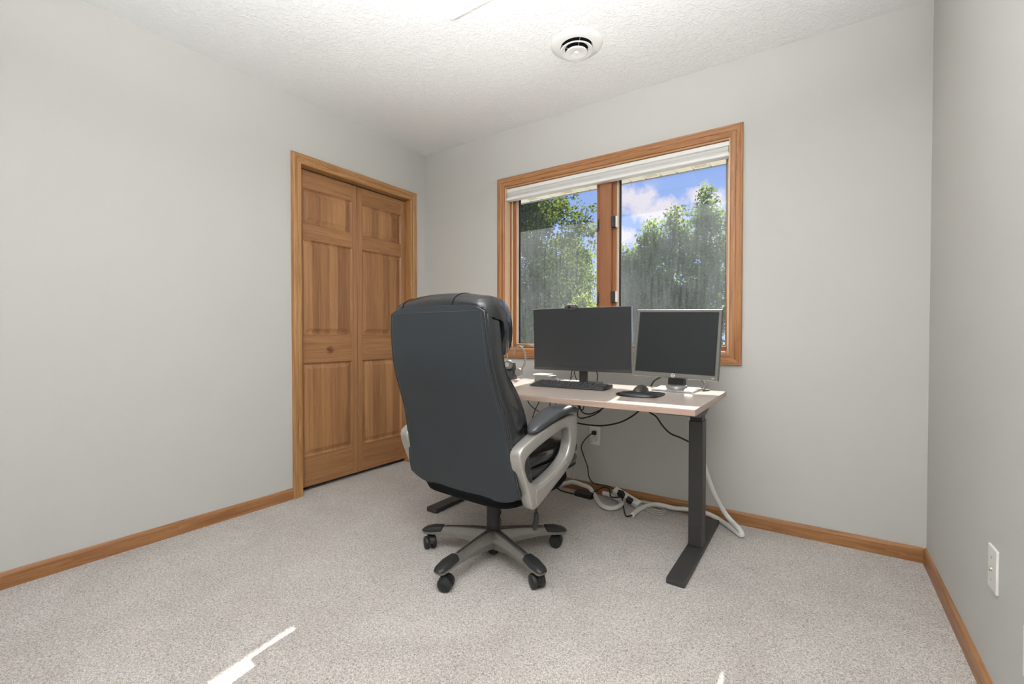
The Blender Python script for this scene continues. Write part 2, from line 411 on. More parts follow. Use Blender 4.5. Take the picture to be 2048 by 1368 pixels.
# ---------------------------------------------------------------- room shell
XR, YF, H = 3.0384, -3.05, 2.44
T = .16
OX0, OX1, OZ0, OZ1 = .785, 2.250, .895, 2.045       # window opening
struct(box_obj('floor', (-.9, XR+.2, YF-.2, T, -.12, 0), M['carpet']), 'light beige cut pile carpet floor')
struct(box_obj('ceiling', (-.9, XR+.2, YF-.2, T, H, H+.15), M['ceiling']), 'white knockdown textured ceiling')
w = MB()
w.box(-.9, OX0, 0, T, 0, H).box(OX1, XR+.2, 0, T, 0, H).box(OX0, OX1, 0, T, 0, OZ0).box(OX0, OX1, 0, T, OZ1, H)
struct(w.build('wall_back', M['wall']), 'greige painted wall with the window')
DY0, DY1, DZ = -1.063, -.165, 2.045                   # closet opening
w = MB()
w.box(-.12, 0, YF, DY0-.018, 0, H).box(-.12, 0, DY1+.018, 0, 0, H).box(-.12, 0, DY0-.018, DY1+.018, DZ+.018, H)
struct(w.build('wall_left', M['wall']), 'greige painted wall with the closet doors')
struct(box_obj('wall_right', (XR, XR+.15, YF, 0, 0, H), M['wall']), 'plain greige painted wall at the right')
struct(box_obj('wall_front', (-.12, XR+.15, YF-.15, YF, 0, H), M['wall']), 'plain greige painted wall behind the viewer')
w = MB(); w.box(-.9, -.85, YF, 0, 0, H).box(-.85, -.12, -1.75, -1.7, 0, H)
struct(w.build('wall_closet', M['wall']), 'inside walls of the closet')

def frame_board(rect, prof, sides, f):
    """mitred casing boards round rect=(a0,b0,a1,b1); prof = [(offset, height)]; returns one MB per side"""
    a0, b0, a1, b1 = rect; out = []
    open_b = len(sides) == 3
    def cor(i, w):
        if open_b: c = [(a0-w, b0), (a1+w, b0), (a1+w, b1+w), (a0-w, b1+w)]
        else: c = [(a0-w, b0-w), (a1+w, b0-w), (a1+w, b1+w), (a0-w, b1+w)]
        return c[i]
    for i in sides:
        j = (i+1) % 4
        A = [f(*cor(i, w), h) for w, h in prof]; B = [f(*cor(j, w), h) for w, h in prof]
        out.append((i, MB().loft([A, B])))
    return out
CAS = [(0, 0), (0, .011), (.006, .014), (.026, .012), (.030, .016), (.046, .018), (.052, .0155), (.058, .0165), (.061, .012), (.061, 0)]

# baseboards
def baseboard(name, p0, p1, nrm, m, label):
    prof = [(0, 0), (.012, 0), (.012, .052), (.0095, .060), (.004, .066), (0, .066)]
    A = [(p0[0]+nrm[0]*h, p0[1]+nrm[1]*h, z) for h, z in prof]; B = [(p1[0]+nrm[0]*h, p1[1]+nrm[1]*h, z) for h, z in prof]
    return struct(MB().loft([A, B]).build(name, m), label)
baseboard('baseboard_left', (0, YF), (0, DY0-.061), (1, 0), M['base_y'], 'oak baseboard along the left wall')
baseboard('baseboard_back', (0.012, 0), (XR-.012, 0), (0, -1), M['base_x'], 'oak baseboard under the window wall')
baseboard('baseboard_right', (XR, YF), (XR, 0), (-1, 0), M['base_y'], 'oak baseboard along the right wall')
baseboard('baseboard_corner', (0, DY1+.061), (0, -.012), (1, 0), M['base_y'], 'short oak baseboard between closet and corner')

# closet casing and jambs
trim = struct(thing('trim_1', 'oak casing round the closet doors', None))
for i, mb in frame_board((DY0, 0, DY1, DZ), CAS, (1, 2, 3), lambda a, b, h: (h, a, b)):
    mb.build('casing', M['oak_y'] if i == 2 else M['oak_z'], trim, smooth=25)
for b_ in ((-.12, .0, DY0-.018, DY0, 0, DZ), (-.12, .0, DY1, DY1+.018, 0, DZ)):
    box_obj('jamb', b_, M['oak_z'], trim)
box_obj('head_jamb', (-.12, .0, DY0-.018, DY1+.018, DZ, DZ+.018), M['oak_y'], trim)
box_obj('door_track', (-.095, -.055, DY0+.002, DY1-.002, DZ-.005, DZ), M['slot'], trim)

# bifold leaves
def door_leaf(name, y0, y1, knob, label):
    d = struct(thing(name, label, None))
    x0, x1 = -.083, -.05; z0, z1 = .028, 2.038; sw = .041
    box_obj('stile', (x0, x1, y0, y0+sw, z0, z1), M['door_z'], d, .0015)
    box_obj('stile', (x0, x1, y1-sw, y1, z0, z1), M['door_z'], d, .0015)
    rails = [(z0, .222), (.818, 1.0), (1.602, 1.702), (1.925, z1)]
    for a, b in rails: box_obj('rail', (x0, x1, y0+sw, y1-sw, a, b), M['door_y'], d, .0012)
    for (a, b) in ((.222, .818), (1.0, 1.602), (1.702, 1.925)):
        Y0, Y1 = y0+sw, y1-sw
        mb = MB(); rings = []
        for off, dx in ((0, -.0005), (.004, -.004), (.009, -.010), (.015, -.0105), (.038, -.0035), (.0385, -.002)):
            rings.append([(x1+dx, Y0+off, a+off), (x1+dx, Y1-off, a+off), (x1+dx, Y1-off, b-off), (x1+dx, Y0+off, b-off)])
        mb.loft([[(x0+.006, *p[1:]) for p in rings[0]]]+rings)
        mb.build('panel', M['door_panel'], d)
    if knob:
        k = MB(); k.lathe([(.009, 0), (.008, .010), (.010, .016), (.016, .022), (.0175, .029), (.015, .036), (.006, .039)], 20, (x1, -.842, .907), axis=0)
        k.build('knob', M['knob'], d, smooth=40)
    return d
ym = (DY0+DY1)/2
door_leaf('door_1', DY0+.003, ym-.0015, True, 'left pine bifold closet leaf with a round knob')
door_leaf('door_2', ym+.0015, DY1-.003, False, 'right pine bifold closet leaf half hidden by the chair')

# ---------------------------------------------------------------- window
win = struct(thing('window_1', 'oak casement window with two dusty panes', None))
fz = lambda a, b, h: (a, -h, b)
for i, mb in frame_board((OX0+.004, OZ0+.002, OX1-.004, OZ1-.002), CAS, (0, 1, 2, 3), fz):
    mb.build('casing', M['win_z'] if i in (1, 3) else M['win_x'], win, smooth=25)
# jamb liner
JD = .125
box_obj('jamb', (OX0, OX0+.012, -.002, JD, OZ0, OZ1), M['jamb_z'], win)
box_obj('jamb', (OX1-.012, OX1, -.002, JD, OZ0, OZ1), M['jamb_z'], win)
box_obj('head_jamb', (OX0+.012, OX1-.012, -.002, JD, OZ1-.012, OZ1), M['jamb_x'], win)
box_obj('sill', (OX0+.012, OX1-.012, -.002, JD, OZ0, OZ0+.012), M['jamb_x'], win)
# frame stops: a stepped strip on each side, then the mullion
for x0, x1 in ((OX0+.012, OX0+.020), (OX1-.020, OX1-.012)):
    box_obj('stop', (x0, x1, .050, .066, OZ0+.012, OZ1-.012), M['sash_z'], win, .001)
    box_obj('weatherstrip', ((x1, x1+.005) if x0 < 1 else (x0-.005, x0))+(.060, .067, OZ0+.018, OZ1-.012), M['cream'], win)
box_obj('stop', (OX0+.020, OX1-.020, .050, .066, OZ0+.012, OZ0+.018), M['jamb_x'], win, .001)
box_obj('mullion', (1.484, 1.564, .045, JD, OZ0+.012, OZ1-.012), M['sash_z'], win, .003)
def sash(x0, x1, sl, sr):
    z0, z1 = OZ0+.015, OZ1-.015
    s = MB().box(x0+.005, x0+sl, .067, .11, z0, z1).build('sash', M['sash_z'], win, .002)
    MB().box(x1-sr, x1, .067, .11, z0, z1).build('sash_stile', M['sash_z'], s, .002)
    MB().box(x0+sl, x1-sr, .067, .11, z0, z0+.022).build('sash_rail', M['sash_x'], s, .002)
    MB().box(x0+sl, x1-sr, .067, .11, z1-.04, z1).build('sash_rail', M['sash_x'], s, .002)
    # sticking strip, pale spacer and black gasket stepping in to the glass
    a, b, c, d = x0+sl, x1-sr, z0+.022, z1-.04
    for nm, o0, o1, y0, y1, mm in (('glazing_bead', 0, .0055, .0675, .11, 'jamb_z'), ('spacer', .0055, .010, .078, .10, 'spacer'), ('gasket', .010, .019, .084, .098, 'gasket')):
        if nm != 'glazing_bead': a0, b0, c0, d0 = a+o0, b-o0*.4, c+o0*.6, d-o0
        else: a0, b0, c0, d0 = a, b, c, d
        t_ = o1-o0; tb = t_*.5
        MB().box(a0, a0+t_, y0, y1, c0, d0).box(b0-tb, b0, y0, y1, c0, d0).box(a0+t_, b0-tb, y0, y1, c0, c0+tb).box(a0+t_, b0-tb, y0, y1, d0-tb, d0).build(nm, M[mm], s)
    g = MB(); g.box(a+.012, b-.004, .090, .0935, c+.004, d-.004); g.build('glass_pane', M['glass'], s)
    return s
sash(OX0+.020, 1.490, .036, .030)
sash(1.558, OX1-.016, .034, .014)
# sash locks on the mullion
for z in (1.70, 1.235):
    MB().box(1.566, 1.590, .030, .064, z-.034, z+.034).build('sash_lock', M['bronze'], win, .003)
    MB().box(1.591, 1.602, .044, .066, z-.033, z+.034).build('lock_keeper', M['white_plastic'], win, .002)
    MB().tube([(1.479, .058, z+.035), (1.476, .050, z), (1.479, .046, z-.03), (1.470, .044, z-.048)], .005, 6, 3).build('sash_lock', M['bronze'], win, smooth=60)
# crank operator in the left bay
c = MB(); c.lathe([(.018, 0), (.016, .010), (.010, .014)], 14, (.905, .035, .907)); c.box(.885, 1.02, .026, .048, .907, .914)
c.build('crank_operator', M['bronze'], win, .002)
MB().tube([(.905, .034, .920), (.93, .030, .931), (.955, .024, .934), (1.0, .018, .926), (1.03, .016, .924)], lambda t: .0085-.003*math.sin(math.pi*t), 8, 4).build('crank_handle', M['nickel'], win, smooth=60)

# blind, drawn right up
bl = thing('window_blind', 'raised white blind across the top of the window', 'blind')
bx0, bx1 = .801, 2.236
prof = [(.045, 2.031), (.012, 2.031), (.008, 2.029), (.008, 2.008), (.012, 2.005), (.045, 2.005)]
MB().loft([[(bx0-.003, *p) for p in prof], [(bx1, *p) for p in prof]]).build('headrail', M['blind_rail'], bl)
prof = [(.045, 2.006), (.017, 2.006), (.014, 1.990), (.010, 1.985), (.014, 1.978), (.012, 1.966), (.045, 1.966)]
MB().loft([[(bx0, *p) for p in prof], [(bx1-.003, *p) for p in prof]]).build('folded_fabric', M['blind'], bl)
prof = [(.048, 1.966), (.004, 1.966), (.002, 1.963), (.002, 1.952), (.006, 1.949), (.048, 1.949)]
MB().loft([[(bx0-.002, *p) for p in prof], [(bx1+.001, *p) for p in prof]]).build('bottom_rail', M['blind_rail'], bl)

# ---------------------------------------------------------------- outside: eave, lawn, trees
SX0, SX1 = -1.2, 3.6
eave = struct(thing('trim_2', 'beige vented soffit under the eave outside the window', None))
k = 0; x = SX0
M['vent_strip'] = mat('soffit_perforation', (.30, .27, .21), .8)
while x < SX1:
    prof = [(0, .006), (.006, 0), (.1, 0), (.105, .006), (.105, .014), (0, .014)]
    A = [(x+a, T, 2.081+b) for a, b in prof]; B = [(x+a, .50, 2.081+b) for a, b in prof]
    o = MB().loft([A, B]).build('soffit_panel', M['soffit'], eave)
    if k % 3 == 0:
        mb = MB()
        for j in range(9): mb.box(x+.018+j*.0085, x+.021+j*.0085, .22, .47, 2.0802, 2.0815)
        mb.build('vent_slots', M['vent_strip'], o)
    x += .105; k += 1
struct(box_obj('trim_3', (SX0, SX1, .50, .52, 2.078, 2.24), M['fascia']), 'grey fascia board at the edge of the eave')
mb = MB()
for (ya, za, yb, zb) in ((.55, 2.235, .16, 2.64), (.16, 2.64, -4, 4.3)):
    mb.hexa([(SX0, yb, zb), (SX1, yb, zb), (SX1, ya, za), (SX0, ya, za), (SX0, yb, zb+.05), (SX1, yb, zb+.05), (SX1, ya, za+.04), (SX0, ya, za+.04)])
struct(mb.build('roof', M['shingle']), 'unseen shingled roof slab added over the room to block light')  # slab out of view, added above the eave to keep light out
struct(box_obj('lawn', (-45, 45, .3, 70, -.6, -.45), M['grass']), 'grass lawn outside the window')
struct(box_obj('bounce_slab', (-4, 6, .25, 4.2, -.47, -.42), M['pale_slab']), 'unseen pale slab added to bounce light up to the soffit')  # pale reflector added on the ground, throws light up at the eave

def foliage(name, parent, blobs, nleaf, size, m, seed, hang=.4):
    r = np.random.default_rng(seed)
    B = np.array(blobs, float)                # cx,cy,cz,rx,ry,rz
    wgt = B[:, 3]*B[:, 4]*B[:, 5]; wgt = wgt**.75/np.sum(wgt**.75)
    idx = r.choice(len(B), nleaf, p=wgt); b = B[idx]
    d = r.normal(size=(nleaf, 3)); d /= np.linalg.norm(d, axis=1)[:, None]
    rad = r.uniform(.25, 1, nleaf)**.45*r.uniform(.85, 1.13, nleaf)
    # clump the leaves into twigs
    P = b[:, :3]+d*rad[:, None]*b[:, 3:6]
    nc = max(20, nleaf//32); own = r.integers(0, nc, nleaf)          # each twig gathers about 45 leaves round its own point
    P = P[own]+r.normal(size=P.shape)*np.array([1, 1, .8])*size*1.25
    N = r.normal(size=(nleaf, 3)); N[:, 2] = np.abs(N[:, 2])+.2; N /= np.linalg.norm(N, axis=1)[:, None]
    a = r.normal(size=(nleaf, 3)); a -= (a*N).sum(1)[:, None]*N; a[:, 2] -= hang; a /= np.linalg.norm(a, axis=1)[:, None]
    c = np.cross(N, a); s = size*r.uniform(.6, 1.25, nleaf)[:, None]
    V = np.stack([P-a*s*.55, P+c*s*.36+N*s*.08, P+a*s*.6-N*s*.05, P-c*s*.36+N*s*.08], 1).reshape(-1, 3)
    me = bpy.data.meshes.new(name); me.vertices.add(len(V)); me.vertices.foreach_set('co', V.ravel())
    me.loops.add(nleaf*4); me.loops.foreach_set('vertex_index', np.arange(nleaf*4))
    me.polygons.add(nleaf); me.polygons.foreach_set('loop_start', np.arange(nleaf)*4); me.polygons.foreach_set('loop_total', np.full(nleaf, 4))
    me.update(); me.validate(); me.materials.append(m)
    o = link(name, me, parent); o['kind'] = 'stuff'; return o
def tree(label, x, y, h, crown_w, z_low, leaf, nleaf, size, seed, shape='oval', group=None, cat='tree', name='garden_tree'):
    r = random.Random(seed)
    t = thing(name, label, cat, (x, y, -.45), 0, group)
    top = h+.45
    mb = MB()
    path = [(0, 0, 0), (r.uniform(-.05, .05), 0, top*.35), (r.uniform(-.12, .12), r.uniform(-.1, .1), top*.65), (r.uniform(-.1, .1), 0, top*.93)]
    tr = .035*top*.45
    mb.tube(path, lambda q: tr*(1-.85*q)+.01, 8, 4)
    blobs = []
    zl = z_low+.45
    nb = 16
    for k in range(nb):
        q = (k+.5)/nb; z = zl+(top-zl)*q
        wd = crown_w*(math.sin(math.pi*min(1, .22+.72*q))**.55 if shape == 'oval' else (1-q*.72)*min(1, .5+q*3))
        ang = r.uniform(0, 6.28); rad = wd*.52*r.uniform(.5, 1)
        c = (rad*math.cos(ang), rad*math.sin(ang), z)
        s_ = wd*r.uniform(.42, .62)
        blobs.append((*c, s_, s_, max(.2, (top-zl)/nb*r.uniform(1.7, 2.6))))
        base = (0, 0, max(.3, z-.25*top*r.uniform(.5, 1)))
        mid = (c[0]*.5, c[1]*.5, base[2]*.45+z*.55)
        mb.tube([base, mid, c, (c[0]*1.5, c[1]*1.5, z+.15*s_)], lambda q: tr*.32*(1-.85*q)+.003, 5, 2)
    for k in range(9):     # upright leader shoots that break the outline
        a = r.uniform(0, 6.28); q = r.uniform(.05, .75)*crown_w
        zz = top*r.uniform(.92, 1.0)-q*.30
        blobs.append((q*math.cos(a), q*math.sin(a), zz-.2, .16, .16, .26))
    mb.build('trunk', M['bark'], t, smooth=50)
    foliage('foliage', t, blobs, nleaf, size, M[leaf], seed)
    return t
tree('big dark broadleaf tree filling the upper left window pane', -3.9, 8.2, 6.4, 2.1, -.1, 'leaf_dark', 42000, .085, 3)  # tree positions and heights taken from image pixels, cast out to chosen depths
tree('tallest tree in the row beyond the lawn, by the right jamb', -.35, 12, 5.15, 1.15, -.2, 'leaf_mid', 15000, .10, 11)
tree('second tallest tree, behind the right jamb of the window', .85, 12.6, 4.95, 1.2, -.2, 'leaf_mid', 14000, .10, 12)
tree('tree in the middle of the right window pane', -1.35, 12.3, 4.75, 1.05, -.2, 'leaf_mid', 13500, .10, 13)
tree('tree left of the middle of the right window pane', -2.2, 12.6, 4.55, 1.05, -.2, 'leaf_mid', 13000, .10, 14)
tree('lowest tree of the row, beside the window mullion', -3.1, 12.9, 4.1, 1.05, -.2, 'leaf_mid', 12000, .10, 15)
tree('distant tree seen through the foliage at the left pane', -5.6, 13.5, 4.6, 1.5, -.3, 'leaf_mid', 12000, .14, 16)
tree('yellow green bush low beside the mullion in the left pane', -1.95, 7.0, 1.75, .62, -.4, 'leaf_lime', 9000, .075, 21, group=None, cat='bush', name='garden_bush')
tree('yellow green bush low in the middle of the left pane', -2.75, 6.6, 1.35, .60, -.4, 'leaf_lime', 8000, .075, 22, cat='bush', name='garden_bush')
tree('dull green bush low at the left jamb of the left pane', -3.6, 6.8, 1.7, .8, -.4, 'leaf_mid', 9000, .08, 23, cat='bush', name='garden_bush')

# ---------------------------------------------------------------- ceiling fittings
cl = thing('ceiling_light', 'square white flush ceiling light glowing at the top edge', 'light', (1.50, -1.34, H))
hs = .215
MB().box(-hs+.03, hs-.03, -hs+.03, hs-.03, -.022, 0).build('pan', M['white_metal'], cl, .003)
def rrect(h, z, r, n=5):
    o = []
    for cx, cy, a0 in ((1, 1, 0), (-1, 1, 90), (-1, -1, 180), (1, -1, 270)):
        for i in range(n+1):
            a = R(a0+90*i/n); o.append((cx*(h-r)+r*math.cos(a), cy*(h-r)+r*math.sin(a), z))
    return o
MB().loft([rrect(hs-.012, -.022, .012), rrect(hs, -.030, .015), rrect(hs, -.046, .015), rrect(hs-.012, -.066, .02), rrect(hs-.06, -.082, .03)]).build('diffuser', M['lamp'], cl, smooth=40)

vt = thing('ceiling_vent', 'round white air diffuser in the ceiling', 'vent', (1.632, -.583, H))
MB().lathe([(.074, -.004), (.080, -.014), (.098, -.012), (.122, -.007), (.129, -.002), (.129, 0), (.074, 0)], 48, cap=False).build('flange', M['white_metal'], vt, smooth=50)
MB().lathe([(.0735, -.001), (.0735, -.0035)], 40).build('shade_disc', M['dark'], vt)  # flat black disc paints the darkness inside the vent opening
MB().lathe([(.057, -.022), (.060, -.021), (.080, -.030), (.079, -.034), (.074, -.034)], 48, cap=False).build('ring', M['white_metal'], vt, smooth=40)
MB().lathe([(.001, -.030), (.038, -.030), (.053, -.038), (.051, -.044), (.026, -.044), (.013, -.038), (.010, -.046), (.001, -.048)], 40).build('cone', M['white_metal'], vt, smooth=40)
for a in (40, 130, 220, 310):
    c_, s_ = math.cos(R(a)), math.sin(R(a))
    MB().tube([(.03*c_, .03*s_, -.030), (.0735*c_, .0735*s_, -.008)], .002, 5).build('bracket', M['nickel'], vt)

# ---------------------------------------------------------------- wall plates
def plate(name, label, cat, loc, rz, kind):
    t = thing(name, label, cat, loc, rz)      # local: faces -y, x across, z up, origin at the centre on the wall
    MB().box(-.0355, .0355, -.006, 0, -.058, .058).build('cover_plate', M['white_plastic'], t, .0025, 2)
    if kind == 'duplex':
        for z in (.0195, -.0195):
            s = MB().lathe([(.0165, -.0085), (.0165, -.005)], 20, (0, 0, z), axis=1).build('socket', M['white_plastic'], t, .0006)
            q = MB()
            for dx in (-.0062, .0062): q.box(dx-.0012, dx+.0012, -.0089, -.0083, z-.001, z+.0075)
            q.box(-.0022, .0022, -.0089, -.0083, z-.010, z-.006)
            q.build('slot', M['slot'], s)
        MB().lathe([(.003, -.0072), (.003, -.005)], 10, (0, 0, 0), axis=1).build('screw', M['nickel'], t)
    elif kind == 'rocker':
        MB().box(-.017, .017, -.0085, -.005, -.034, .034).build('insert', M['white_plastic'], t, .0012)
        for z in (.048, -.048): MB().lathe([(.003, -.0072), (.003, -.005)], 10, (0, 0, z), axis=1).build('screw', M['nickel'], t)
    elif kind == 'jack':
        for z in (.030, -.030): MB().lathe([(.003, -.0072), (.003, -.005)], 10, (0, 0, z), axis=1).build('screw', M['nickel'], t)
        MB().lathe([(.0055, -.011), (.0055, -.005)], 10, (0, 0, -.002), axis=1).build('jack', M['nickel'], t)
    return t
plate('wall_outlet', 'white duplex outlet under the desk on the window wall', 'outlet', (1.482, -.0, .366), 0, 'duplex')
plate('wall_plate', 'white cover plate on the right wall near the corner', 'outlet', (XR, -.928, .372), R(-90), 'jack')
plate('wall_plate', 'white plate cut off by the right edge of the photo', 'outlet', (XR, -1.193, .285), R(-90), 'rocker')

# ---------------------------------------------------------------- desk
DX0, DX1, DYF, DYB, DT = .790, 2.270, -.897, -.229, .722  # desktop and everything on it scaled about the camera, to a nearer depth
dk = thing('standing_desk', 'wood laminate topped standing desk with charcoal steel legs under the window', 'desk', (0, 0, 0))
tp = MB().box(DX0, DX1, DYF, DYB, DT-.003, DT).build('desktop', M['desk_top'], dk)
MB().box(DX0, DX1, DYF, DYB, DT-.024, DT-.003).build('desktop_edge', M['desk_edge'], dk)
PX = (.851, 2.180)
for i, px in enumerate(PX):
    ft = MB().hexa([(px-.037, -.808, .004), (px+.037, -.808, .004), (px+.037, -.075, .004), (px-.037, -.075, .004),
                    (px-.037, -.806, .026), (px+.037, -.806, .026), (px+.037, -.077, .026), (px-.037, -.077, .026)]).build('foot', M['steel_grey'], dk, .004, 2, smooth=30)
    for y in (-.77, -.12): MB().lathe([(.015, 0), (.015, .005)], 12, (px, y, 0)).build('leveller', M['black_plastic'], ft)
    po = MB().box(px-.030, px+.030, -.468, -.388, .026, .604).build('column', M['steel_grey'], dk, .002)
    for dx in (-.022, .022): MB().lathe([(.0022, -.4692), (.0022, -.467)], 8, (px+dx, 0, .590), axis=1).build('screw', M['slot'], po)
    MB().box(px-.026, px+.026, -.464, -.392, .604, .640).build('inner_column', M['steel_grey'], dk, .0015)
    # tapered side bracket that carries the top
    sx = px+.036 if i else px-.036
    poly = [(-.85, .698), (-.85, .690), (-.53, .632), (-.40, .632), (-.26, .683), (-.26, .698)]
    MB().prism(poly, lambda a, b, h: (h, a, b), px-.034, px+.034).build('top_bracket', M['steel_grey'], dk, .0015)
MB().box(PX[0]+.034, PX[1]-.034, -.455, -.40, .640, .697).build('crossbeam', M['steel_grey'], dk, .0015)
MB().box(2.12, 2.225, -.872, -.860, .691, .698).build('hand_controller', M['black_plastic'], dk, .001)

# ---------------------------------------------------------------- monitors
def mon_frame(name, label, c, yaw_, tilt, rl):
    t = thing(name, label, 'monitor', c)
    t.rotation_euler = (Matrix.Rotation(yaw_, 3, 'Z') @ Matrix.Rotation(-tilt, 3, 'X') @ Matrix.Rotation(rl, 3, 'Y')).to_euler()
    return t
def text_mesh(name, body, size, m, parent, mw, shear=.25):
    cu = bpy.data.curves.new(name, 'FONT'); cu.body = body; cu.size = size; cu.align_x = 'CENTER'; cu.align_y = 'CENTER'; cu.extrude = size*.03; cu.shear = shear
    tmp = bpy.data.objects.new('lettering_source', cu); COL.objects.link(tmp)
    bpy.context.view_layer.update()
    me = bpy.data.meshes.new_from_object(tmp.evaluated_get(bpy.context.evaluated_depsgraph_get()))
    bpy.data.objects.remove(tmp); bpy.data.curves.remove(cu)
    me.transform(mw); me.materials.clear(); me.materials.append(m)
    return link(name, me, parent)
M['logo_white'] = mat('logo_white', (.75, .75, .72), .4)
M['logo_dark'] = mat('logo_dark', (.01, .01, .01), .3)
def stand_in_world(t, build):
    """parts of a tilted monitor that stand upright: mesh given in world space"""
    bpy.context.view_layer.update()
    inv = t.matrix_world.inverted()
    for name, mb, m_, bev, sm in build:
        mb.v = [tuple(inv @ Vector(p)) for p in mb.v]; mb.build(name, m_, t, bev, 2, smooth=sm)
# wide one
w_, h_ = .576, .3495
m1 = mon_frame('monitor', 'wide black monitor with a webcam on its top edge', (1.5493, -.3646, .9714), .0599, -.045, 0)
MB().box(-w_/2, w_/2, 0, .018, -h_/2, h_/2).build('housing', M['bezel_dark'], m1, .002)
MB().hexa([(-.2, .018, -.12), (.2, .018, -.12), (.2, .018, .12), (-.2, .018, .12), (-.15, .045, -.09), (.15, .045, -.09), (.15, .045, .09), (-.15, .045, .09)]).build('back_cover', M['bezel_dark'], m1, .004)
MB().box(-w_/2+.003, w_/2-.003, -.0012, .001, -h_/2+.019, h_/2-.003).build('screen', M['screen'], m1)
MB().box(-w_/2, w_/2, -.002, .001, -h_/2, -h_/2+.018).build('chin', M['bezel_dark'], m1, .0006)
MB().box(w_/2-.001, w_/2+.0015, -.001, .017, -h_/2, h_/2).build('side_trim', M['stand_silver'], m1)
MB().box(-w_/2, w_/2, -.001, .017, h_/2-.0005, h_/2+.0015).build('top_trim', M['stand_silver'], m1)
face = Matrix.Rotation(R(90), 4, 'X')
o = MB().lathe([(.0075, -.0030), (.0075, -.0018)], 24, (-.018, 0, -h_/2+.009), axis=1).build('logo', M['logo_dark'], m1, label='small dark round logo')
text_mesh('logo_lettering', 'hp', .010, M['bezel_grey'], o, Matrix.Translation((-.018, -.0032, -h_/2+.009)) @ face)
b1 = MB().box(1.389, 1.634, -.430, -.238, DT+.0, DT+.011)
n1 = MB().box(1.518, 1.563, -.309, -.288, DT+.011, 1.0)
a1 = MB().box(1.507, 1.575, -.349, -.297, .934, 1.009)
stand_in_world(m1, [('base', b1, M['bezel_grey'], .004, 30), ('neck', n1, M['bezel_dark'], .003, None), ('hinge', a1, M['bezel_dark'], .006, None)])

wc = thing('webcam', 'small oval grey webcam clipped on the wide monitor', 'camera', (1.503, -.386, 1.1475), .06)
wc.scale = (1.12, 1.0, 1.12)
mb = MB(); rings = []
for k in range(9):
    q = -1+2*k/8; s_ = math.sqrt(max(.02, 1-q**4))
    rings.append([(q*.035, .008+.017*s_*math.sin(a), .002+.0155*s_*math.cos(a)) for a in [2*math.pi*i/14 for i in range(14)]])
mb.loft(rings).build('body', M['webcam'], wc, smooth=60)
MB().lathe([(.008, -.012), (.007, -.008)], 16, (-.004, 0, .002), axis=1).build('lens', M['logo_dark'], wc)
MB().lathe([(.0025, -.0105), (.0025, -.006)], 10, (.016, 0, .001), axis=1).build('lens', M['logo_dark'], wc)
MB().box(-.014, .014, .024, .044, -.028, .010).build('clip', M['black_plastic'], wc, .003)

# squarer one
w_, h_ = .408, .342
m2 = mon_frame('monitor', 'squarer grey framed monitor with a silver foot at the right end of the desk', (2.0566, -.3467, .9577), .028, .185, R(1.6))
def ring_frame(W_, H_, bz, bzb, y0, y1):
    mb = MB()
    mb.box(-W_/2, -W_/2+bz, y0, y1, -H_/2, H_/2).box(W_/2-bz, W_/2, y0, y1, -H_/2, H_/2)
    mb.box(-W_/2+bz, W_/2-bz, y0, y1, H_/2-bz, H_/2).box(-W_/2+bz, W_/2-bz, y0, y1, -H_/2, -H_/2+bzb); return mb
rings = []
for off, y in ((0, .03), (0, .004), (.003, 0), (.0135, 0), (.0165, .004)):
    bo = off if off < .01 else off+.006
    rings.append([(-w_/2+off, y, -h_/2+bo), (w_/2-off, y, -h_/2+bo), (w_/2-off, y, h_/2-off), (-w_/2+off, y, h_/2-off)])
MB().loft(rings).build('bezel', M['bezel_grey'], m2)
MB().box(-w_/2+.0165, w_/2-.0165, .0025, .006, -h_/2+.0225, h_/2-.0165).build('screen', M['screen2'], m2)
MB().hexa([(-.19, .03, -.15), (.19, .03, -.15), (.19, .03, .15), (-.19, .03, .15), (-.13, .06, -.11), (.13, .06, -.11), (.13, .06, .11), (-.13, .06, .11)]).build('back_cover', M['bezel_grey'], m2, .006)
o = MB().lathe([(.0095, -.0012), (.0095, .0005)], 28, (.0, 0, -h_/2+.0105), axis=1).build('logo', M['logo_white'], m2, label='pale round logo badge')
MB().lathe([(.0076, -.0014), (.0076, -.0010)], 28, (.0, 0, -h_/2+.0105), axis=1).build('logo_disc', M['bezel_grey'], o)
text_mesh('logo_lettering', 'hp', .0135, M['logo_white'], o, Matrix.Translation((0, -.0017, -h_/2+.0112)) @ face)
MB().box(w_/2-.028, w_/2-.018, -.0006, .0005, -h_/2+.008, -h_/2+.010).build('power_button', M['logo_white'], m2)
b2 = MB(); b2.loft([[(1.958, -.406, DT), (2.154, -.406, DT), (2.163, -.240, DT), (1.949, -.240, DT)], [(1.958, -.406, DT+.008), (2.154, -.406, DT+.008), (2.163, -.240, DT+.008), (1.949, -.240, DT+.008)],
                    [(1.972, -.394, DT+.013), (2.142, -.394, DT+.013), (2.149, -.252, DT+.013), (1.964, -.252, DT+.013)]])
c2 = MB(); c2.lathe([(.052, DT+.012), (.050, DT+.022), (.04, DT+.028)], 32, (2.053, -.305, 0))
n2 = MB(); n2.loft([[(2.012, -.315, DT+.02), (2.093, -.315, DT+.02), (2.093, -.277, DT+.02), (2.012, -.277, DT+.02)], [(2.014, -.303, .905), (2.091, -.303, .905), (2.091, -.266, .905), (2.014, -.266, .905)]])
h2 = MB(); h2.box(1.998, 2.108, -.326, -.268, .905, .990)
stand_in_world(m2, [('foot', b2, M['stand_silver'], .0025, 30), ('swivel', c2, M['stand_silver'], 0, 40), ('neck', n2, M['bezel_dark'], .004, None), ('hinge', h2, M['bezel_dark'], .004, None)])

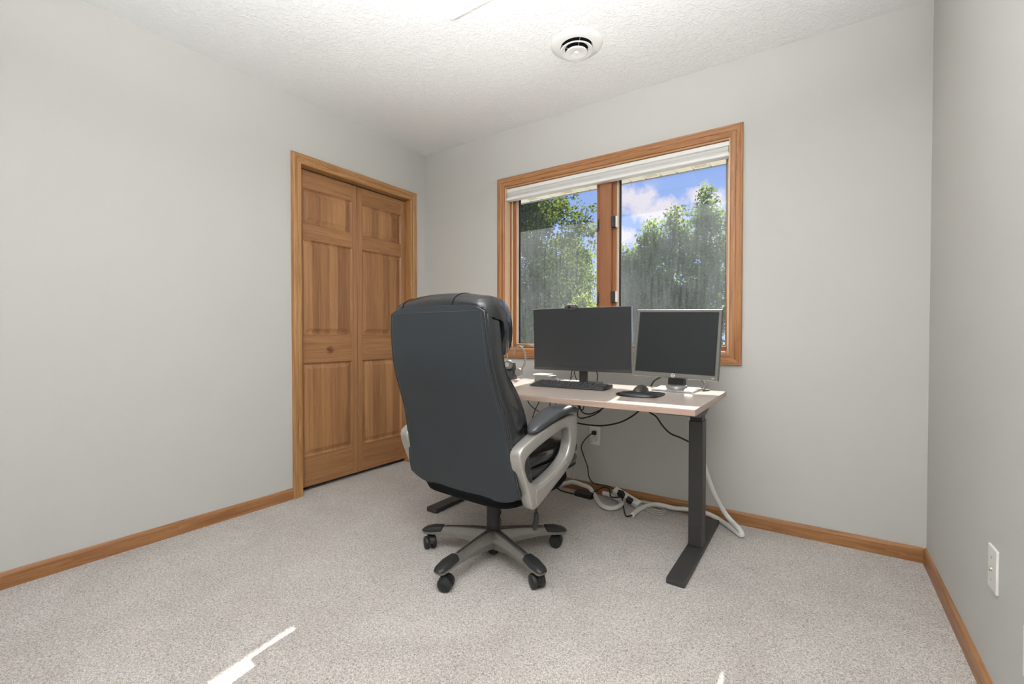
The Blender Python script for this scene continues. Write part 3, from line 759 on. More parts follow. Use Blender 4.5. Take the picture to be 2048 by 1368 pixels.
# ---------------------------------------------------------------- things on the desk
kb = thing('keyboard', 'black full size keyboard in front of the wide monitor', 'keyboard', (1.556, -.494, DT), R(2.0))
kb.scale = (.945, .945, .945)
MB().hexa([(-.222, -.072, .002), (.222, -.072, .002), (.222, .072, .002), (-.222, .072, .002), (-.221, -.071, .009), (.221, -.071, .009), (.221, .070, .021), (-.221, .070, .021)]).build('body', M['kb_body'], kb, .002, 2, smooth=30)
for sx in (-1, 1): MB().box(sx*.19-.015, sx*.19+.015, .045, .06, 0, .004).build('rubber_foot', M['rubber'], kb)
def key_mesh(w1):
    mb = MB(); a, b = w1/2-.0008, .0082
    mb.hexa([(-a, -b, 0), (a, -b, 0), (a, b, 0), (-a, b, 0), (-a+.0018, -b+.0015, .0065), (a-.0018, -b+.0015, .0065), (a-.0018, b-.002, .0065), (-a+.0018, b-.002, .0065)])
    me = bpy.data.meshes.new('key'); me.from_pydata(mb.v, [], mb.f); me.materials.append(M['key']); return me
kmesh = {}
def add_key(x, y, w1):
    kk = round(w1, 4)
    if kk not in kmesh: kmesh[kk] = key_mesh(w1)
    o = link('key', kmesh[kk], kb); o.location = (x, y, .0095+(y+.071)/.141*.012); o.rotation_euler = (math.atan2(.012, .141), 0, 0)
U = .0187
rows = [(.055, [1]*1+[-.6]+[1]*4+[-.4]+[1]*4+[-.4]+[1]*4), (.030, [1]*13+[2]), (.011, [1.5]+[1]*12+[1.5]), (-.008, [1.75]+[1]*11+[2.25]), (-.027, [2.25]+[1]*10+[2.75]), (-.046+-.004, [1.25]*3+[6.25]+[1.25]*4)]
for y, ks in rows:
    x = -.213
    for q in ks:
        if q < 0: x += -q*U; continue
        add_key(x+q*U/2, y, q*U); x += q*U
for y, n_ in ((.055, 3), (.030, 3), (.011, 3), (-.050, 3)):
    for k in range(n_): add_key(.0815+k*U, y, U)
add_key(.0815+U, -.027, U)
for y in (.030, .011, -.008, -.027, -.050):
    for k in range(4): add_key(.146+k*U, y, U)

mp_ = thing('mouse_pad', 'black mouse pad with a padded wrist rest near the front of the desk', 'mouse pad', (1.965, -.573, DT), R(2))
mp_.scale = (.945, .945, .945)
pts = []
for i in range(28):
    a = 2*math.pi*i/28; rx, ry = .103, .108
    c_, s_ = math.cos(a), math.sin(a); e = .62
    pts.append((rx*math.copysign(abs(c_)**e, c_), ry*math.copysign(abs(s_)**e, s_)))
MB().loft([[(p[0], p[1], 0) for p in pts], [(p[0], p[1], .004) for p in pts]]).build('pad', M['pad'], mp_, smooth=30)
mb = MB(); rings = []
for k in range(13):
    q = -1+2*k/12; s_ = max(.12, 1-abs(q)**4)**.5
    rings.append([(q*.098, -.098+.014*q*q+.032*s_*math.cos(a), .004+max(0, .019*s_*math.sin(a))) for a in [2*math.pi*i/14 for i in range(14)]])
mb.loft(rings).build('wrist_rest', M['gel'], mp_, smooth=50)
ms = thing('computer_mouse', 'dark wireless mouse resting on the black mouse pad', 'mouse', (1.946, -.529, DT+.004), R(-8))
ms.scale = (.945, .945, .945)
mb = MB(); rings = []
for k in range(11):
    q = k/10; y = -.055+.11*q
    wd = .031*(math.sin(math.pi*(.12+.80*q)))**.45; ht = .038*(math.sin(math.pi*(.14+.72*(q*.95))))**.9
    if k in (0, 10): wd *= .72; ht *= .55
    rings.append([(wd*math.cos(a), y, max(0, ht*math.sin(a))) if math.sin(a) > 0 else (wd*math.cos(a)*.96, y, 0) for a in [2*math.pi*i/16 for i in range(16)]])
mb.loft(rings).build('shell', M['mouse'], ms, smooth=50)
MB().lathe([(.009, -.003), (.009, .003)], 14, (0, .030, .022), axis=0).build('scroll_wheel', M['rubber'], ms, smooth=40)

sb = thing('small_box', 'small grey box with a pale lid behind the keyboard', 'box', (1.292, -.297, DT), R(3))
sb.scale = (.945, .945, .945)
MB().box(-.058, .058, -.042, .042, 0, .038).build('body', M['box_grey'], sb, .004, 2)
MB().hexa([(-.066, -.046, .039), (.030, -.040, .039), (.030, .046, .039), (-.060, .046, .039), (-.066, -.046, .046), (.030, -.040, .044), (.030, .046, .044), (-.060, .046, .046)]).build('lid', M['white_plastic'], sb, .001)

# headset on its stand
hd = thing('headset_stand', 'black wedge charging stand at the left end of the desk', 'stand', (1.046, -.325, DT), R(10))
hd.scale = (.945, .945, .945)
mb = MB(); mb.loft([[(-.042, -.045, 0), (.042, -.045, 0), (.042, .045, 0), (-.042, .045, 0)], [(-.040, -.030, .05), (.040, -.030, .05), (.040, .040, .05), (-.040, .040, .05)], [(-.034, -.006, .112), (.034, -.006, .112), (.034, .032, .112), (-.034, .032, .112)]])
mb.build('body', M['black_plastic'], hd, .006, 2, smooth=35)
hset = thing('headset', 'black and silver headset hanging on its charging stand', 'headset', (1.070, -.331, DT))
hset.scale = (.945, .945, .945)
p3 = []
for k in range(15):
    a = R(-78+ (250-0)*k/14 - 12)
    p3.append((.052+.048*math.cos(a), .01+.012*math.sin(a)*0, .128+.078*math.sin(a)+.012))
MB().tube([p for p in p3], lambda t: .0062, 8, 2).build('headband', M['box_grey'], hset, smooth=60)
MB().lathe([(.008, -.048), (.024, -.046), (.030, -.036), (.031, -.024), (.026, -.018), (.008, -.016)], 24, (-.004, 0, .100), axis=1).build('earcup', M['bezel_grey'], hset, smooth=40)
MB().lathe([(.001, -.0495), (.015, -.0495), (.017, -.044)], 20, (-.004, 0, .100), axis=1).build('earcup_button', M['nickel'], hset, smooth=40)
MB().lathe([(.008, -.012), (.026, -.010), (.028, .006), (.018, .014), (.004, .016)], 20, (.058, 0, .050), axis=1).build('ear_pad', M['box_grey'], hset, smooth=40)
MB().tube([(-.006, -.034, .118), (-.008, -.036, .17), (-.006, -.034, .245)], .0035, 8, 3).build('microphone_boom', M['nickel'], hset, smooth=60)
MB().lathe([(.004, .24), (.006, .246), (.006, .258), (.003, .262)], 10, (-.006, -.034, 0)).build('microphone', M['black_plastic'], hset, smooth=40)

# ---------------------------------------------------------------- cables
def cable(name, label, pts, r, m, group=None, n=8, sm=6, cat='cable', closed=False):
    o = MB().tube(pts, r, n, sm, closed=closed).build(name, M[m], smooth=70)
    return tag(o, label, cat, group)
cable('cable_sleeve', 'fat white cable sleeve looping on the floor behind the chair', [(1.235, -.05, .016), (1.258, -.044, .022), (1.296, -.044, .041), (1.342, -.044, .058), (1.379, -.044, .058), (1.412, -.044, .053), (1.452, -.046, .049), (1.472, -.05, .042), (1.484, -.055, .033), (1.499, -.062, .022), (1.532, -.101, .015), (1.575, -.165, .015), (1.619, -.208, .015), (1.656, -.22, .015), (1.685, -.205, .015), (1.699, -.159, .015), (1.696, -.105, .015), (1.661, -.066, .017), (1.625, -.052, .021), (1.595, -.048, .028), (1.554, -.046, .028)], .0135, 'white_sleeve', n=12, sm=4)
cable('cable_sleeve', 'fat white cable sleeve running along the baseboard past the right desk leg', [(1.806, -.235, .0145), (1.808, -.168, .0145), (1.816, -.111, .015), (1.836, -.065, .018), (1.868, -.046, .025), (1.918, -.044, .029), (1.98, -.044, .027), (2.04, -.044, .035), (2.101, -.044, .036), (2.147, -.044, .036), (2.197, -.048, .023), (2.246, -.080, .0145), (2.292, -.134, .0145), (2.330, -.180, .0145), (2.337, -.178, .022), (2.318, -.165, .040), (2.282, -.13, .055), (2.250, -.12, .085), (2.216, -.15, .160), (2.186, -.18, .25), (2.15, -.20, .38), (2.12, -.22, .52), (2.10, -.24, .66)], .0125, 'white_sleeve', n=12, sm=5)
cable('power_cable', 'black power cord dropping from the outlet to the floor', [(1.482, -.022, .386), (1.474, -.034, .384), (1.432, -.04, .343), (1.403, -.035, .290), (1.417, -.03, .233), (1.443, -.03, .169), (1.452, -.03, .112), (1.48, -.035, .078), (1.526, -.035, .073), (1.572, -.035, .076), (1.61, -.036, .067), (1.635, -.045, .055)], .0035, 'cable')
cable('power_cable', 'black power cord curling out of the white sleeve by the power strip', [(1.69, -.088, .048), (1.705, -.11, .012), (1.752, -.209, .005), (1.778, -.251, .005), (1.800, -.236, .010), (1.806, -.228, .0145)], .004, 'cable')
cable('power_cable', 'thin black cord lying flat at the left of the floor cables', [(1.240, -.060, .006), (1.252, -.068, .006), (1.291, -.090, .006), (1.371, -.100, .006), (1.439, -.092, .006), (1.48, -.080, .010)], .004, 'cable')
cable('power_cable', 'black cord arching from the adapter to the power strip', [(1.50, -.07, .03), (1.545, -.05, .06), (1.575, -.05, .070), (1.60, -.055, .06), (1.615, -.075, .03), (1.655, -.085, .035), (1.70, -.08, .05)], .004, 'cable')
cable('white_cable', 'thin white cord from the outlet behind the seat', [(1.482, -.010, .347), (1.472, -.02, .335), (1.43, -.02, .29), (1.39, -.02, .24), (1.36, -.02, .18), (1.345, -.02, .11), (1.343, -.03, .075)], .003, 'cord_white')
for k, dz in enumerate((0, .006, .012)):
    e = .0045*k
    cable('white_cable', ('outer', 'middle', 'inner')[k]+' turn of the coiled thin white cord by the power strip', [(1.775, -.040+e, .012+dz), (1.797, -.034+e*.3, .016+dz), (1.839, -.033, .016+dz), (1.886, -.034, .012+dz), (1.927-e, -.045-e, .006+dz), (1.942-2*e, -.075, .005+dz), (1.927-e, -.128+3*e, .005+dz), (1.885, -.126+3*e, .005+dz), (1.839, -.105+3*e, .005+dz), (1.791, -.084+2*e, .007+dz), (1.757, -.088, .008+dz)], .0032, 'cord_white')
ps = thing('power_strip', 'white power strip with black plugs against the baseboard', 'power strip', (1.712, -.072, .0), 0)
mt = Matrix.Translation((0, 0, .043)) @ Matrix.Rotation(R(-8), 4, 'Z') @ Matrix.Rotation(R(17), 4, 'Y') @ Matrix.Rotation(R(20), 4, 'X')
mb = MB().box(-.085, .085, -.022, .022, -.014, .014); mb.v = [tuple(mt @ Vector(p)) for p in mb.v]; st = mb.build('body', M['white_plastic'], ps, .004, 2)
for k, x in enumerate((-.055, -.02, .015, .05)):
    q = MB().lathe([(.0125, .0150), (.0125, .0138)], 14, (x, 0, 0)); q.v = [tuple(mt @ Vector(p)) for p in q.v]; q.build('socket', M['cord_white'], st)
def loose(name, label, cat, dims, loc, rot, m, bev=.004, sub=None):
    t = MB().box(-dims[0]/2, dims[0]/2, -dims[1]/2, dims[1]/2, -dims[2]/2, dims[2]/2).build(name, M[m], None, bev, 2)
    t.location = loc; t.rotation_euler = rot; return tag(t, label, cat)
loose('power_plug', 'round black plug in the near side of the power strip', 'plug', (.036, .034, .040), (1.690, -.102, .066), (R(40), 0, R(-8)), 'black_plastic', .008)
loose('power_plug', 'flat black plug at the low end of the power strip', 'plug', (.034, .03, .026), (1.742, -.106, .042), (R(35), R(15), R(-8)), 'black_plastic', .004)
loose('power_adapter', 'black power adapter brick under the white cable sleeve', 'adapter', (.115, .050, .030), (1.452, -.094, .0155), (0, 0, R(-4)), 'black_plastic', .005)
loose('power_plug', 'black plug pushed into the upper socket of the wall outlet', 'plug', (.026, .022, .024), (1.482, -.021, .386), (0, 0, 0), 'black_plastic', .004)
loose('power_plug', 'white plug in the lower socket of the wall outlet', 'plug', (.024, .018, .026), (1.482, -.0185, .347), (0, 0, 0), 'white_plastic', .003)
# under the desktop
cable('hanging_cable', 'black cable sagging under the middle of the desk', [(1.40, -.30, .56), (1.44, -.30, .515), (1.492, -.30, .496), (1.591, -.30, .492), (1.667, -.30, .499), (1.754, -.30, .525), (1.818, -.30, .562), (1.855, -.30, .594), (1.89, -.30, .64), (1.90, -.30, .700)], .0042, 'cable')
cable('hanging_cable', 'black cable drooping to the right desk leg', [(1.86, -.30, .700), (1.89, -.30, .62), (1.919, -.30, .595), (1.951, -.30, .576), (1.983, -.30, .534), (2.022, -.30, .499), (2.072, -.30, .483), (2.12, -.31, .468), (2.16, -.34, .458)], .0042, 'cable')
hb = [([(1.55, -.3, .700), (1.52, -.3, .60), (1.504, -.3, .545), (1.52, -.3, .525), (1.566, -.3, .535), (1.62, -.3, .56), (1.655, -.3, .59), (1.665, -.29, .61), (1.64, -.28, .700)], 'lowest loop of black cable bunched under the desk'),
      ([(1.50, -.31, .700), (1.52, -.31, .61), (1.535, -.31, .565), (1.58, -.31, .555), (1.63, -.31, .575), (1.66, -.31, .60), (1.70, -.31, .700)], 'upper loop of black cable bunched under the desk'),
      ([(1.48, -.29, .700), (1.50, -.29, .60), (1.53, -.29, .57), (1.545, -.29, .61), (1.58, -.29, .700)], 'tight small loop of black cable behind the armrest')]
for p, l in hb: cable('hanging_cable', l, p, .0035, 'cable')
for (p, l) in (([(1.15, -.3, .700), (1.167, -.3, .60), (1.20, -.3, .56), (1.26, -.3, .531), (1.32, -.3, .50), (1.40, -.3, .49)], 'thin black cable slanting down to the right behind the chair back'),
               ([(1.25, -.28, .700), (1.239, -.28, .60), (1.21, -.28, .54), (1.189, -.28, .482), (1.17, -.28, .40)], 'thin black cable slanting down to the left behind the chair back'),
               ([(1.325, -.3, .700), (1.325, -.3, .60), (1.322, -.3, .54), (1.34, -.3, .50)], 'short thin black cable hanging straight under the desk'),
               ([(1.37, -.3, .700), (1.365, -.3, .60), (1.36, -.3, .56), (1.40, -.3, .52)], 'second thin black cable hanging beside the armrest')):
    cable('hanging_cable', l, p, .0028, 'cable')
# cables on the desk behind the monitors
cable('monitor_cable', 'cable with a fat grey plug behind the squarer monitor', [(2.0358, -0.2314, 0.8675), (2.0122, -0.2408, 0.8203), (1.9933, -0.2503, 0.7966), (1.9602, -0.2503, 0.7777), (1.9224, -0.2408, 0.7541), (1.9036, -0.2361, 0.7248)], .004, 'cable')
cable('monitor_cable', 'cable curving over the right side of the silver monitor foot', [(2.1019, -0.2314, 0.858), (2.1303, -0.2314, 0.8108), (2.1539, -0.2314, 0.773), (2.1756, -0.2503, 0.7541), (2.1775, -0.2786, 0.7352), (2.1756, -0.2928, 0.7263), (2.1964, -0.2503, 0.7263)], .0035, 'bezel_grey')
cable('monitor_cable', 'cable hanging right of the wide monitor neck', [(1.5823, -0.2692, 0.8675), (1.5918, -0.2597, 0.8108), (1.606, -0.255, 0.773), (1.6012, -0.2503, 0.7371)], .003, 'cable')
cable('monitor_cable', 'cable hanging left of the wide monitor neck', [(1.469, -0.2786, 0.8675), (1.4548, -0.2692, 0.8014), (1.4454, -0.2692, 0.7371)], .003, 'cable')
cable('monitor_cable', 'cable crossing behind the wide monitor neck', [(1.4973, -0.2881, 0.8675), (1.4737, -0.2786, 0.7919), (1.4831, -0.2692, 0.7371)], .0025, 'cable')
cable('white_cable', 'thin pale cord from the grey box to the monitor', [(1.3509, -0.2834, 0.7428), (1.3839, -0.2597, 0.7277), (1.4123, -0.2172, 0.7314), (1.4406, -0.2144, 0.773), (1.4595, -0.2408, 0.8297)], .0022, 'box_grey')
cable('headset_cable', 'thin grey cord behind the headset stand', [(1.1005, -0.2786, 0.7253), (1.1289, -0.2597, 0.7333), (1.1572, -0.2597, 0.7314), (1.1761, -0.2408, 0.7253)], .003, 'box_grey')

# ---------------------------------------------------------------- office chair
CH = thing('office_chair', 'black leather high back office chair with silver arms, its back to the viewer', 'chair', (1.437, -1.02, 0), R(-3))
def superring(hw, vr, vf, n_=44, e=.34, tilt=0, z=0, crown=.012):
    o = []
    vc, t_ = (vr+vf)/2, (vf-vr)/2
    for i in range(n_):
        a = 2*math.pi*i/n_+math.pi/n_; c_, s_ = math.cos(a), math.sin(a)
        u_ = hw*math.copysign(abs(c_)**e, c_); v_ = t_*math.copysign(abs(s_)**e, s_)
        if s_ < 0: v_ -= crown*(1-(u_/hw)**2)
        o.append((u_, vc+v_, z))
    return o
ZV = [(.345, -.196), (.385, -.206), (.422, -.216), (.551, -.236), (.644, -.254), (.713, -.274), (.781, -.302), (.891, -.336), (1.017, -.351), (1.101, -.355), (1.14, -.352)]
HW = [(.345, .300), (.385, .304), (.422, .304), (.551, .290), (.644, .284), (.713, .279), (.781, .275), (.891, .268), (1.017, .262), (1.101, .252), (1.14, .245)]
def ip(T_, z):
    zs = [a for a, b in T_]; vs = [b for a, b in T_]
    return float(np.interp(z, zs, vs))
def smooth_ip(T_, z):
    return (ip(T_, z-.03)+ip(T_, z-.015)+ip(T_, z)+ip(T_, z+.015)+ip(T_, z+.03))/5
# main body of the back
rings = []
for z in np.linspace(.362, 1.112, 32):
    q = (z-.362)/(1.112-.362)
    s_ = 1 - .06*max(0, 1-q/.06) - .05*max(0, (q-.95)/.05)
    vr = smooth_ip(ZV, z)+.010; hw = smooth_ip(HW, z)*s_-.002
    rings.append(superring(hw, vr+(1-s_)*.3, vr+.108-.016*min(1, max(0, (z-.74)/.12))-(1-s_)*.3, z=float(z), e=.30))
MB().loft(rings).build('backrest', M['leather'], CH, smooth=60)
# flat rear panel
def rear_pt(uf, z, lift=0.0):
    hw = smooth_ip(HW, z); return (uf*hw, smooth_ip(ZV, z)-lift-.010*(1-uf*uf), z)
Zp = np.linspace(.355, 1.100, 36); Up = np.linspace(-1, 1, 21)
mb = MB(); g1 = []; 
def corner(uf, z):
    # rounded panel corners
    return uf
V_ = []; 
for z in Zp:
    for uf in Up: 
        zz = float(z)
        # lower edge: corners rounded and middle sags slightly
        q = max(0, 1-(z-.355)/.10)
        zz += .035*q*abs(uf)**6 - .004*q*(1-uf*uf)
        q2 = max(0, 1-(1.100-z)/.08)
        zz += -.020*q2*abs(uf)**8 + .006*q2*(1-uf*uf)
        uf2 = uf*(1-.05*q**3*0)
        V_.append(rear_pt(uf2*.985, zz, .003))
nU = len(Up); F_ = [(i*nU+j, i*nU+j+1, (i+1)*nU+j+1, (i+1)*nU+j) for i in range(len(Zp)-1) for j in range(nU-1)]
nV = len(V_); V2 = [(x_, y_+.022, z_) for x_, y_, z_ in V_]
per = [j for j in range(nU)]+[i*nU+nU-1 for i in range(1, len(Zp))]+[(len(Zp)-1)*nU+j for j in range(nU-2, -1, -1)]+[i*nU for i in range(len(Zp)-2, 0, -1)]
mb.add(V_+V2, F_+[(nV+a, nV+d, nV+c, nV+b) for a, b, c, d in F_]+[(per[k], nV+per[k], nV+per[(k+1) % len(per)], per[(k+1) % len(per)]) for k in range(len(per))])
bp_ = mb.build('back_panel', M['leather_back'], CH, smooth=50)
loopP = [(V_[k][0]*1.012, V_[k][1]+.004, V_[k][2]) for k in per]
MB().tube(loopP, .0042, 6, 0, closed=True).build('piping', M['leather'], CH, smooth=80)
# stitch line just inside the right and left seams and the top
mb = MB()
def stitch_line(fn, n_):
    for k in range(n_):
        a, b = Vector(fn(k/n_)), Vector(fn((k+.55)/n_))
        mb.tube([a, b], .0011, 4)
for sg in (-1, 1):
    stitch_line(lambda t, sg=sg: tuple(Vector(rear_pt(sg*.945, .45+.625*t, .0042))), 78)
stitch_line(lambda t: tuple(Vector(rear_pt(-.92+1.84*t, 1.083, .0042))), 60)
o = mb.build('stitching', M['thread'], CH); o['kind'] = 'stuff'
# front lumbar cushion
FZ = [(.50, -.085), (.60, -.085), (.64, -.085), (.72, -.112), (.80, -.160), (.86, -.218), (.92, -.246)]
rings = []
for z in np.linspace(.46, .93, 22):
    q = (z-.46)/.47; s_ = math.sin(math.pi*min(max(q, .02), .98))**.18
    vr = smooth_ip(ZV, z)+.10-.014*min(1, max(0, (z-.74)/.12)); vf = smooth_ip(FZ, z)
    vf = vr+(vf-vr)*s_; hw = smooth_ip(HW, z)*.955*(.93+.07*s_)
    rings.append(superring(hw, vr-.01, max(vf, vr+.006), z=float(z), e=.5, crown=0))
MB().loft(rings).build('lumbar_cushion', M['leather'], CH, smooth=60)
# headrest pillow folded over the top
prof = [(-.352, 1.095), (-.363, 1.118), (-.350, 1.140), (-.315, 1.157), (-.27, 1.160), (-.225, 1.150), (-.19, 1.125), (-.168, 1.085), (-.158, 1.040), (-.158, .99), (-.170, .945), (-.195, .918), (-.225, .915), (-.245, .945), (-.25, 1.0), (-.26, 1.06), (-.30, 1.085)]
prof = [(q.x, q.y) for q in catmull([Vector((a, b, 0)) for a, b in prof], 3, True)]
rings = []
ctr = (-.245, 1.075)
for k in range(25):
    q = -1+2*k/24; aq = abs(q)
    s_ = 1-.10*aq**2-.50*max(0, (aq-.86)/.14)**2.2
    drop = -.022*aq**2.2
    wr = .006*math.sin(q*23)*(aq > .75)
    rings.append([(q*.262+.0, ctr[0]+(v-ctr[0])*(s_ if v > -.25 else .55*s_+.45*(1-.35*max(0, (aq-.9)/.1))) , ctr[1]+(z-ctr[1])*s_+drop+wr) for v, z in prof])
MB().loft(rings).build('headrest', M['leather'], CH, smooth=70)
for kk in (17, 4):
    MB().tube([p for p in rings[kk][2:22]], .0022, 6).build('headrest_seam', M['underfabric'], CH)
# seat
def pad_ring(hw, v0, v1, z, e=.36, n_=40): return superring(hw, v0, v1, n_, e, z=z, crown=0)
MB().loft([pad_ring(.205, -.16, .20, .300), pad_ring(.250, -.205, .25, .322), pad_ring(.268, -.215, .27, .352), pad_ring(.262, -.205, .27, .405)]).build('seat_pan', M['underfabric'], CH, smooth=50)
rings = [pad_ring(.262, -.15, .300, .395), pad_ring(.285, -.16, .322, .410), pad_ring(.290, -.16, .330, .440), pad_ring(.278, -.16, .318, .462)]
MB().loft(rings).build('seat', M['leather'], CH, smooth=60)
rings = []
for k in range(15):
    q = k/14; v = -.15+.475*q
    zt_ = .530-.010*math.sin(math.pi*q)-.055*max(0, (q-.72)/.28)**2
    hw = .275*(1-.10*max(0, (q-.85)/.15)**2)
    n_ = 32; ring = []
    for i in range(n_):
        a = 2*math.pi*i/n_; c_, s_ = math.cos(a), math.sin(a)
        u_ = hw*math.copysign(abs(c_)**.35, c_); hz = (zt_-.45)/2
        z_ = .45+hz+hz*math.copysign(abs(s_)**.45, s_)
        if s_ > 0: z_ += .014*(1-(u_/hw)**2)-.006*math.cos(u_/hw*9.4)
        ring.append((u_, v, z_))
    rings.append(ring)
MB().loft(rings).build('seat_cushion', M['leather'], CH, smooth=60)
for z, du, vv_ in ((.462, .2785, .318), (.410, .2855, .322)):
    lp = superring(du, -.162, vv_, 60, .36, z=z, crown=0)
    MB().tube(lp, .0036, 6, 0, closed=True).build('seat_piping', M['thread' if False else 'leather'], CH, smooth=80)
# arms
OUT = [(-.165, .340), (-.190, .40), (-.220, .47), (-.246, .535), (-.248, .562), (-.234, .582), (-.18, .603), (-.11, .624), (-.02, .643), (.07, .655), (.13, .658), (.163, .648), (.176, .618), (.174, .563), (.152, .487), (.095, .435), (.01, .394), (-.07, .362), (-.12, .343), (-.145, .335)]
INN = [(-.135, .428), (-.183, .447), (-.208, .482), (-.217, .515), (-.204, .541), (-.172, .555), (-.105, .574), (-.04, .590), (.03, .603), (.075, .610), (.104, .600), (.113, .575), (.108, .530), (.080, .490), (.02, .458), (-.05, .438), (-.10, .428)]
def closed_resample(P, c, n_):
    Q = catmull([Vector((a, b, 0)) for a, b in P], 12, True)
    an = np.array([math.atan2(q.y-c[1], q.x-c[0]) for q in Q]); rd = np.array([math.hypot(q.x-c[0], q.y-c[1]) for q in Q])
    o_ = np.argsort(an); an, rd = an[o_], rd[o_]
    an = np.concatenate([an-2*math.pi, an, an+2*math.pi]); rd = np.concatenate([rd]*3)
    return [(c[0]+np.interp(t, an, rd)*math.cos(t), c[1]+np.interp(t, an, rd)*math.sin(t)) for t in np.linspace(-math.pi, math.pi, n_, endpoint=False)]
cc = (-.045, .52); NA = 72
oo = closed_resample(OUT, cc, NA); ii = closed_resample(INN, cc, NA)
for sg in (1, -1):
    rings = []
    for a, b in zip(oo, ii):
        ring = []
        for k in range(16):
            t = 2*math.pi*(k+.5)/16; c_, s_ = math.cos(t), math.sin(t)
            x_ = .025*math.copysign(abs(c_)**.28, c_); w2 = .5+.5*math.copysign(abs(s_)**.28, s_)
            ring.append((sg*(.309+x_), b[0]+(a[0]-b[0])*w2, b[1]+(a[1]-b[1])*w2))
        rings.append(ring)
    arm = MB().loft(rings, closed=True).build('arm', M['silver'], CH, smooth=48)
    # raised plate low on the outside and the arm's bolts
    pl = [(-.142, .352), (-.150, .385), (-.146, .410), (-.10, .412), (-.02, .432), (.05, .458), (.085, .470), (.06, .440), (.0, .408), (-.06, .382), (-.115, .357)]
    MB().prism(pl, lambda a, b, h: (h, a, b), sg*.330, sg*.3375).build('arm_cover', M['silver'], arm, .002, 2)
    MB().lathe([(.006, sg*.330), (.006, sg*.336)], 12, (0, -.186, .472), axis=0).build('bolt', M['silver_dark'], arm)
    # padded armrest
    rings = []
    for k in range(19):
        q = k/18; v = -.155+.345*q
        zc = .628+.055*math.sin(math.pi*min(.5, q*.62))**.9 - .022*max(0, (q-.72)/.28)**2
        wd = .047*max(.16, math.sin(math.pi*(.06+.84*q))**.55) if k not in (0, 18) else .012
        th = .021*(max(.35, math.sin(math.pi*(.07+.88*q))**.4))
        if k in (0, 18): th *= .5
        cx = sg*(.312-.010*math.sin(math.pi*q))
        rings.append([(cx+wd*math.copysign(abs(math.cos(a))**.5, math.cos(a)), v, zc+th*math.copysign(abs(math.sin(a))**.6, math.sin(a))*(1.0 if math.sin(a) > 0 else .75)) for a in [2*math.pi*i/20 for i in range(20)]])
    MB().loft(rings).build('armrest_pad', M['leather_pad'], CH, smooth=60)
# column, mechanism, lever
MB().box(-.10, .10, -.11, .11, .27, .315).build('tilt_mechanism', M['black_plastic'], CH, .01, 2)
MB().lathe([(.0305, .118), (.0305, .232), (.027, .236), (.020, .2365), (.020, .30)], 28, (.004, 0, 0)).build('column', M['black_plastic'], CH, smooth=40)
MB().lathe([(.019, .020), (.0225, .026), (.0225, .075)], 20, (.004, 0, 0)).build('column_tip', M['rubber'], CH, smooth=40)
lv = MB().tube([(.10, .0, .31), (.20, -.04, .312), (.285, -.085, .322), (.300, -.095, .318), (.302, -.098, .29)], .005, 8, 4).build('lever', M['rubber'], CH, smooth=60)
MB().tube([(.302, -.098, .300), (.303, -.099, .275), (.301, -.103, .255), (.297, -.100, .236)], lambda t: .0085+.003*math.sin(t*3.1), 10, 4).build('lever_grip', M['black_plastic'], lv, smooth=60)
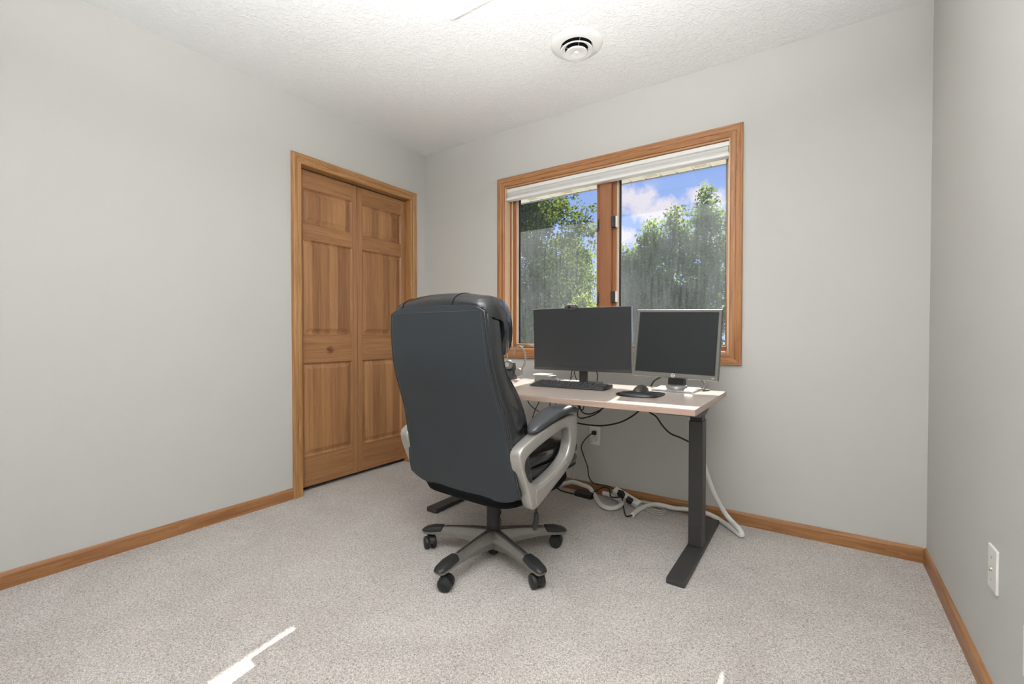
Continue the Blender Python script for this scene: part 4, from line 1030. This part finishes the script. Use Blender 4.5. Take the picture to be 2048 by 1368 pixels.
# five-star base
MB().lathe([(.030, .062), (.044, .066), (.046, .090), (.040, .118), (.034, .126), (.030, .127)], 30, (.004, 0, 0)).build('base_hub', M['base_silver'], CH, smooth=35)
def leg_ring(r_, w_t, w_b, zt_, zb_):
    return [(r_, -w_b, zb_), (r_, w_b, zb_), (r_, w_b*1.06, zb_+(zt_-zb_)*.45), (r_, w_t, zt_), (r_, w_t*.4, zt_+.002), (r_, -w_t*.4, zt_+.002), (r_, -w_t, zt_), (r_, -w_b*1.06, zb_+(zt_-zb_)*.45)]
def rotv(mb, a):
    c_, s_ = math.cos(a), math.sin(a); mb.v = [(x*c_-y*s_+.004, x*s_+y*c_, z) for x, y, z in mb.v]; return mb
ANG = [196, 268, 340, 52, 124]; CASTER = [150, 205, 330, 20, 100]
for a, ca in zip(ANG, CASTER):
    a = R(a+3)
    secs = [(.020, .020, .036, .128, .058), (.06, .017, .031, .127, .062), (.12, .014, .027, .122, .070), (.19, .013, .025, .114, .075), (.25, .014, .024, .105, .074), (.30, .018, .025, .098, .070), (.335, .017, .022, .088, .066), (.350, .010, .014, .080, .068)]
    lg = rotv(MB().loft([leg_ring(*s_) for s_ in secs]), a).build('base_leg', M['base_silver'], CH, .0012, 1, smooth=35)
    # dark inlay along the crest, black foot cap at the end
    rotv(MB().loft([[(r_, -w_, z_-.004), (r_, w_, z_-.004), (r_, w_*.8, z_+.003), (r_, -w_*.8, z_+.003)] for r_, w_, z_ in ((.035, .010, .1295), (.10, .0065, .1255), (.17, .0055, .118), (.235, .005, .1095))]), a).build('leg_inlay', M['silver_dark'], lg, .0005)
    rotv(MB().loft([leg_ring(r_, w1_, w2_, z1_, z2_) for r_, w1_, w2_, z1_, z2_ in ((.244, .010, .014, .108, .098), (.252, .017, .0265, .110, .090), (.30, .021, .0275, .104, .081), (.336, .0195, .0245, .093, .078), (.353, .012, .016, .083, .077))]), a).build('foot_cap', M['black_plastic'], lg, .003, 2, smooth=40)
    # twin-wheel caster
    cx, cy = .322*math.cos(a)+.004, .322*math.sin(a)
    ca = R(ca)
    def place(mb):
        c_, s_ = math.cos(ca), math.sin(ca); mb.v = [(cx+x*c_-y*s_, cy+x*s_+y*c_, z) for x, y, z in mb.v]; return mb
    hood = MB(); hood.lathe([(.010, .072), (.010, .055)], 12)
    rr_ = []
    for k in range(9):
        t = R(-20+k*25); rr_.append([(-.016+.030*math.cos(t)*1.0, y, .030+.030*math.sin(t)) for y in (-.006, .006)]+[(-.016+.015*math.cos(t), y, .030+.015*math.sin(t)) for y in (.006, -.006)])
    hood.loft(rr_)
    cs = place(hood).build('caster', M['black_plastic'], CH, smooth=40)
    for sy in (-1, 1):
        wh = MB(); wh.lathe([(.010, sy*.004), (.0265, sy*.006), (.029, sy*.010), (.029, sy*.021), (.026, sy*.026), (.021, sy*.026), (.019, sy*.0275), (.003, sy*.029)], 24, (-.016, 0, .029), axis=1)
        place(wh).build('wheel', M['rubber'], cs, smooth=35)
bpy.context.view_layer.update()
